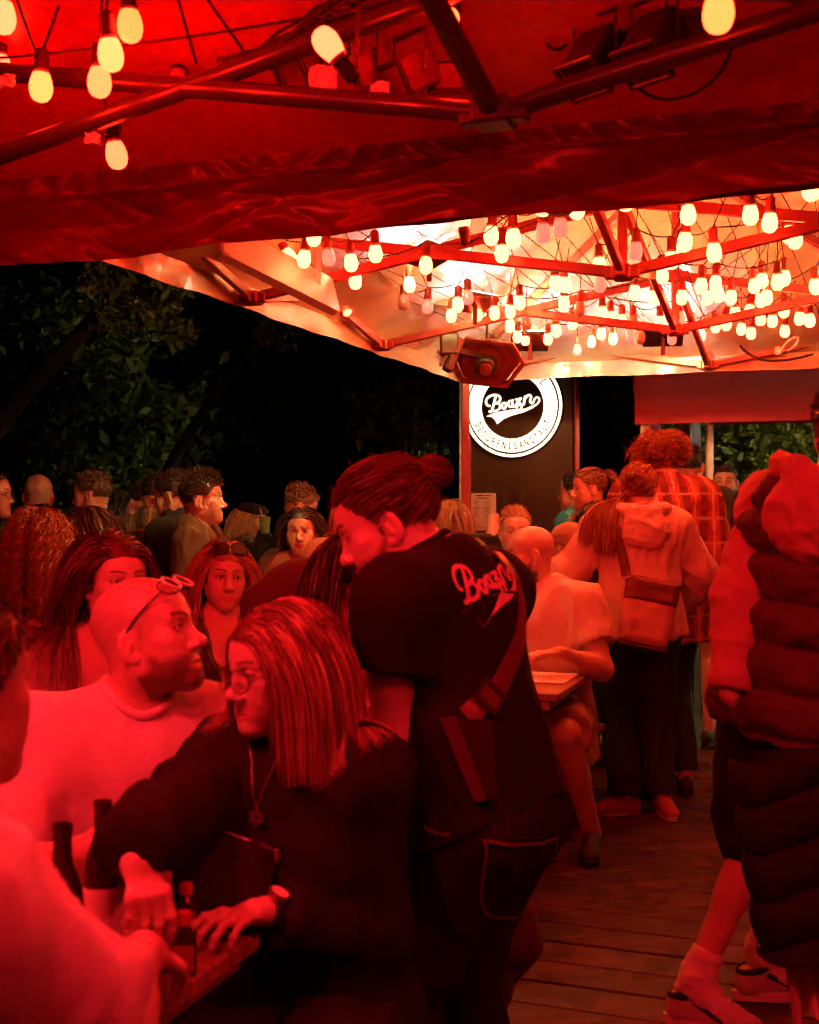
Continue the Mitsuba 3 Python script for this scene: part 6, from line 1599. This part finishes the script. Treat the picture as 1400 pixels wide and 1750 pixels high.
# strap on the ginger curls' coat, hats, drink
cs_, cn_ = on_surface(jcu['garments'], [(12, 960), (15, 1000), (16, 1040), (15, 1080)], lift=.006)
put('strap', ribbon(cs_, cn_, .020, .004), 'cloth', curl_, color=(.45, .20, .10))
def hat(key, j, prims, h, col, name, cutz=None, tilt=None):
    P = xf(prims, j['M'], (j['hs'], j['head']))
    ex = None
    if cutz is not None: ex = lambda d, Q: np.maximum(d, -(((Q - j['head']) @ j['M'])[:, 2] / j['hs'] - cutz - .25 * ((Q - j['head']) @ j['M'])[:, 1]))
    put(name, wrinkle(mesh_of(P, h, extra=ex), .003, 20, None, 4), 'cloth', key, smooth=True, color=col)
hat(capm, jc, [ell((0, -.008, .052), (.086, .106, .090), .02), cap((-.03, -.11, .03), (.03, -.11, .03), .012, None, .02), ell((0, -.15, .012), (.062, .06, .012), .02)], .008, (.34, .22, .19), 'backwards_cap', .03)
hat(beret, jbe, [ell((0, -.012, .10), (.112, .118, .042), .03), ell((0, -.008, .06), (.086, .104, .05), .03)], .010, (.012, .011, .012), 'beret', .055)
dr = thing('drink_cup', 'greenish drink cup held to the mouth of the woman in the beret', 'cup')
dc = W(453, 897, 7.66)
put('cup', lathe([(0, -.055), (.028, -.055), (.038, .055), (.036, .055), (.026, -.052), (0, -.052)], 18).apply_translation(dc), 'leaf', dr, color=np.tile((.16, .24, .08), (1, 1))[0])
put('straw', tube([dc + (0, 0, -.03), dc + (-.035, .02, .11)], .004, 5), 'signwhite', dr)

# ---------------------------------------------------------------- bottles and glasses on the table
BP = [(0, 0), (.030, 0), (.0305, .006), (.0305, .135), (.027, .160), (.016, .190), (.0135, .205), (.0130, .238), (.0145, .240), (.0145, .250), (.011, .250), (.011, .20), (0, .198)]
def bottle(px, py, d, label):
    t = thing('beer_bottle', label, 'bottle'); P = W(px, py, d); P[2] = .7505
    put('glass', lathe(BP, 24).apply_translation(P), 'brownglass', t, smooth=35)
    put('label', lathe([(.0308, .045), (.0312, .05), (.0312, .115), (.0308, .12)], 24).apply_translation(P), 'paper', t, label='pale paper label round the belly')
bottle(107, 1500, 1.72, 'dark beer bottle further left, its neck rising behind the pale T-shirt')
bottle(176, 1500, 1.86, 'dark beer bottle held by the bald man, right of the other one')
def mini(px, d, rot, label, sz=1.0):
    t = thing('small_bottle', label, 'bottle'); P = W(px, 1600, d); P[2] = .7505
    m = place(rotz(rot), P)
    put('glass', cat([cbox((.036 * sz, .024 * sz, .062 * sz), .006, (0, 0, .031 * sz)), lathe([(.012, .055), (.013, .062), (.0085, .070), (.0085, .078), (0, .078)], 16).apply_scale(sz)]).apply_transform(m), 'brownglass', t)
    put('cap', lathe([(.0098, .072), (.0105, .073), (.0105, .088), (.009, .090), (0, .090)], 16).apply_scale(sz).apply_transform(m), 'cloth', t, color=(.55, .06, .06))
    put('label', box((.030 * sz, .0008, .036 * sz), (0, -.0124 * sz, .028 * sz)).apply_transform(m), 'cloth', t, color=(.34, .10, .08))
mini(314, 1.80, .12, 'small square-shouldered liquor bottle nearest the fingers of the woman in glasses', 1.08)
mini(282, 1.88, -.3, 'small liquor bottle in the middle of the group')
mini(258, 1.86, .4, 'small liquor bottle beside the forearm at the left of the group')
mini(318, 1.96, .2, 'small liquor bottle half hidden behind the hand with the watch')
t = thing('tumbler', 'clear tumbler held from above by the woman in glasses', 'glass')
tp_ = W(250, 1560, 1.66); tp_[2] = .751
put('glass', lathe([(0, 0), (.028, 0), (.036, .115), (.034, .115), (.0265, .006), (0, .006)], 28).apply_translation(tp_), 'clear', t, smooth=35)
put('drink', lathe([(0, .007), (.026, .007), (.031, .060), (0, .060)], 24).apply_translation(tp_), 'cloth', t, color=(.30, .05, .03))
t = thing('zip_bag', 'flat black zip bag lying on the table behind the watch hand', 'bag')
zb = W(352, 1490, 2.02)
zR = np.stack([unit((.9, -.10, -.28)), unit((.2, .45, .75)), np.cross(unit((.9, -.10, -.28)), unit((.2, .45, .75)))], 1)
zR[:, 1] = np.cross(zR[:, 2], zR[:, 0])
put('bag', wrinkle(pillow(.24, .21, -.075, .075, .014, 8), .006, 18, None, 2).apply_transform(place(zR, zb)), 'cloth', t, smooth=True, color=(.012, .009, .009))
put('zip', tube([zb + zR @ np.array([x, .070, .008 + .004 * math.sin(40 * x)]) for x in np.linspace(-.11, .11, 16)], .0035, 5), 'darkmetal', t)
put('zip_pull', cbox((.008, .004, .02), .001, zb + zR @ np.array([.105, .06, .02])), 'gold', t)
# plastic cup stack standing by the poster
t = thing('plastic_cup', 'clear upturned plastic cup by the lower corner of the poster', 'cup')
put('cup', lathe([(.042, -.06), (.030, .06), (0, .06), (0, .0585), (.0285, .0585), (.0405, -.06)], 24).apply_translation(W(843, 896, 6.6)), 'frosted', t, smooth=35)
put('shelf', cbox((.5, .12, .02), .003, W(843, 915, 6.62)), 'darkwood', label='narrow dark shelf that the plastic cup stands on', cat='shelf')

# ---------------------------------------------------------------- dark quilted jacket and pale cloth hanging at the lower right
t = thing('hanging_jacket', 'dark quilted jacket with pale lining hanging down at the lower right edge', 'jacket')
jc0 = W(1352, 1480, 2.62)
def hang(U, V, s, th=.085):
    z = .215 - .43 * V; w = .27 * (1 - .12 * V)
    ph = (V * 4.2 + .8 * U) ; q = np.abs(np.sin(np.pi * ph)) ** .5
    e = np.minimum(1, np.minimum(U, 1 - U) * 7) ** .5
    d = (th * e * (.75 + .25 * q + .25 * (meshkit.fbm(np.stack([U * 5, V * 9, U * 0], -1), 3, 4) - .5))) * s
    edge = .016 * (q - .5) * (U < .12)
    return np.stack([jc0[0] + (U - .5) * w - edge + .05 * V, jc0[1] - d, jc0[2] + z + .05 * U - .04 * (U - .5)], -1)
put('shell', cat([sheet(lambda U, V: hang(U, V, 1), 40, 90), sheet(lambda U, V: hang(U, V, -1), 40, 30)]), 'cloth', t, smooth=True, color=(.010, .006, .007))
def lining(U, V, s):
    z = -.14 - .22 * V + .04 * U; w = .20
    d = .05 * np.minimum(1, np.minimum(U, 1 - U) * 5) * s + .022 * np.sin(U * 16 + 2 * V) + .015 * np.sin(U * 37)
    return np.stack([jc0[0] + .05 + (U - .35) * w + .03 * V, jc0[1] + .03 - d, jc0[2] + z + .03 * np.sin(U * 11) * V], -1)
put('lining', cat([sheet(lambda U, V: lining(U, V, 1), 60, 30), sheet(lambda U, V: lining(U, V, -1), 40, 20)]), 'cloth', t, smooth=True, color=(.62, .36, .33))
# olive jacket thrown over the back of a bench
t = thing('olive_jacket', 'olive brown jacket thrown over the bench back behind the woman in glasses', 'jacket')
oj = W(535, 1030, 3.55)
ojm = mesh_of([ell(oj, (.155, .10, .14), .03), ell(oj + (.10, 0, .03), (.09, .10, .12), .05), cap(oj + (-.14, 0, -.02), oj + (-.16, .02, -.35), .07, .06, .05), cap(oj + (.12, -.02, .02), oj + (.15, -.05, -.4), .07, .06, .05), ell(oj + (0, 0, -.25), (.16, .09, .2), .06)], .012)
put('jacket', wrinkle(ojm, .018, 7, np.array([0, 0, 1.0]), 3), 'cloth', t, smooth=True, color=(.085, .042, .022))
put('collar', tube([oj + (.13, -.04, .10), oj + (.16, -.02, .135), oj + (.21, 0, .15)], .022, 8), 'cloth', t, color=(.10, .055, .03))

# ================================================================ trees, hedge, far lamps
def leaf_mesh(C, size, rr, droop=.3, elong=1.7):
    n = len(C)
    a = rr.normal(size=(n, 3)) + (0, 0, -droop); a /= np.linalg.norm(a, axis=1, keepdims=True)
    b = np.cross(a, rr.normal(size=(n, 3))); b /= np.linalg.norm(b, axis=1, keepdims=True)
    c = np.cross(a, b)
    s = (size * rr.uniform(.6, 1.3, n))[:, None]
    p0 = C; p1 = C + a * s * elong * .5 + b * s * .42 + c * s * .08; p2 = C + a * s * elong; p3 = C + a * s * elong * .5 - b * s * .42 + c * s * .08
    v = np.stack([p0, p1, p2, p3], 1).reshape(-1, 3)
    k = np.arange(n)[:, None] * 4
    return trimesh.Trimesh(v, np.vstack([k + [0, 1, 2], k + [0, 2, 3]]), process=False)
def leaf_cols(n, rr, lo=(.03, .042, .010), hi=(.09, .105, .026)):
    w = rr.random((n, 1)) ** 1.5
    return np.repeat(np.clip(np.array(lo) * (1 - w) + np.array(hi) * w, .005, 1), 4, 0)
def blobs(c, rad, n, k, rr, flatten=.7):
    """leaf positions in k clumps spread over a crown"""
    cc = rr.normal(size=(k, 3)); cc /= np.linalg.norm(cc, axis=1, keepdims=True); cc *= (rr.random((k, 1)) ** .4)
    cc = c + cc * np.asarray(rad)
    cr = np.asarray(rad).min() * rr.uniform(.18, .38, k)
    i = rr.integers(0, k, n); d = rr.normal(size=(n, 3)); d /= np.linalg.norm(d, axis=1, keepdims=True); d *= rr.random((n, 1)) ** .35
    return cc[i] + d * cr[i][:, None] * (1, 1, flatten), cc
def tree(label, base, h, c, rad, n, k, size, seed, r0=.16):
    rr = np.random.default_rng(seed); t = thing('tree', label, 'tree')
    base = np.asarray(base, float); c = np.asarray(c, float)
    C, cc = blobs(c, rad, n, k, rr)
    ms = [tube(bez(base, base + (0, 0, h * .5), c - (0, 0, rad[2] * .3), c + (0, 0, rad[2] * .4), n=12), np.linspace(r0, r0 * .25, 12), 9)]
    for q in cc[:: max(1, k // (14 if r0 > .12 else 4))]:
        s = c - (0, 0, rad[2] * .35); ms.append(tube(bez(s, (s + q) / 2 + rr.normal(size=3) * .15, q, n=8), np.linspace(r0 * .35, .012, 8), 6))
    put('trunk', cat(ms), 'bark', t, smooth=40)
    put('crown', leaf_mesh(C, size, rr), 'leaf', t, color=leaf_cols(n, rr), kind='stuff')
tree('tree with low leaves behind the left of the hanging heater', W(690, 875, 10.5) * (1, 1, 0) + (-.4, .8, -.17), 3.0, W(700, 690, 10.2), (.62, .6, .55), 2600, 40, .075, 1)
tree('dark tree between the kiosk and the street lamp', W(1010, 875, 13.2) * (1, 1, 0) + (0, 0, -.17), 3.0, W(1015, 705, 13.0), (.55, .6, .75), 2600, 36, .07, 2)
tree('tall dark tree over the crowd at the left edge', W(60, 875, 15) * (1, 1, 0) + (0, 0, -.17), 5, W(60, 700, 15), (2.2, 2, 1.6), 5000, 60, .11, 3, .22)
tree('dark tree in the far park behind the young man in the brown jacket', W(330, 875, 18) * (1, 1, 0) + (0, 0, -.17), 5, W(330, 690, 18), (2.6, 2, 1.7), 5000, 60, .12, 4, .22)
tree('dark tree in the far park left of the bending man', W(540, 875, 21) * (1, 1, 0) + (0, 0, -.17), 5, W(545, 700, 21), (2.2, 2, 1.9), 4500, 50, .13, 5, .25)
tree('leafy branch end hanging in at upper left below the pale tent edge', W(120, 875, 7.2) * (1, 1, 0) + (-1.6, 1.0, -.17), 4, W(262, 470, 6.8), (.40, .35, .42), 3400, 26, .045, 6, .10)
tree('small leafy twig hanging below the middle of the pale tent edge', W(430, 875, 9.0) * (1, 1, 0) + (-1.4, 1.4, -.17), 4, W(482, 545, 8.4), (.22, .2, .22), 700, 9, .045, 7, .07)
rr = np.random.default_rng(12)
hg = thing('hedge', 'dense green hedge behind the man with folded arms, right', 'hedge')
n = 15000
hx = rr.uniform(1130, 1560, n); hd_ = 10.6 + .5 * rr.random(n) ** 2
HP = np.stack([(hx - 700) / F * 10.8, hd_ + .28 * meshkit.fbm(np.stack([hx * .012, rr.uniform(0, 0, n), hx * 0], -1), 2, 3), np.zeros(n)], 1)
HP[:, 2] = -.1 + 3.0 * rr.random(n)
HP[:, 1] += .55 * (meshkit.fbm(np.stack([HP[:, 0] * 2.2, HP[:, 2] * 2.2, HP[:, 0] * 0], -1), 3, 9) - .5)
put('foliage', leaf_mesh(HP, .075, rr, .5), 'leaf', hg, color=leaf_cols(n, rr, (.07, .095, .02), (.22, .24, .06)), kind='stuff')
put('stems_and_dark_slab', cat([tube(bez((x, 11.1, -.15), (x + rr.normal(0, .1), 11.0, 1.2), (x + rr.normal(0, .3), 10.9, 2.6), n=8), .02, 6) for x in np.arange(2.4, 4.6, .22)] + [box((3.2, .1, 3.1), (3.6, 11.4, 1.4))]), 'bark', hg)  # stems, plus an added dark slab that closes off the hedge's depth
for px, py, d in ((428, 786, 26.0), (41, 757, 24.0), (589, 808, 30.0), (603, 817, 33.0), (436, 793, 30.0)):
    P = W(px, py, d)
    t = thing('park_lamp', {428: 'brightest tiny park lamp above the beret', 41: 'tiny park lamp far left among the dark trees', 589: 'tiny park lamp left of the bending man, the left one', 603: 'tiny park lamp just right of its neighbour, left of the bending man', 436: 'faint tiny park lamp just below the brightest one'}[px], 'lamp')
    put('globe', trimesh.creation.icosphere(2, .05).apply_translation(P), 'signwhite', t, emitter={'type': 'area', 'radiance': {'type': 'rgb', 'value': [26, 15, 5] if px != 436 else [5, 3.5, 1.4]}, 'sampling_weight': .4})
    put('post', bar(P * (1, 1, 0) + (0, 0, -.17), P - (0, 0, .05), .06), 'lampgreen', t)

# a lamp that lights the hedge, just outside the view
t = thing('unseen_flood_lamp', 'unseen flood lamp under the red canopy turned on the hedge, right of the view', 'flood lamp')
gl = np.array([4.2, 8.4, 2.12]); gm = frame(np.array([-.55, .80, -.12]))
put('housing', cbox((.24, .17, .05), .008, gl - gm[:3, 2] * .028, gm[:3, :3]), 'darkmetal', t)
put('lens', box((.22, .15, .004), gl + gm[:3, 2] * .004, gm[:3, :3]), 'signwhite', t, emitter={'type': 'area', 'radiance': {'type': 'rgb', 'value': [1900.0, 1560.0, 600.0]}, 'sampling_weight': 5.0})
put('bracket', bar(gl - gm[:3, 2] * .05, gl + (0, 0, .5), .02), 'darkmetal', t)
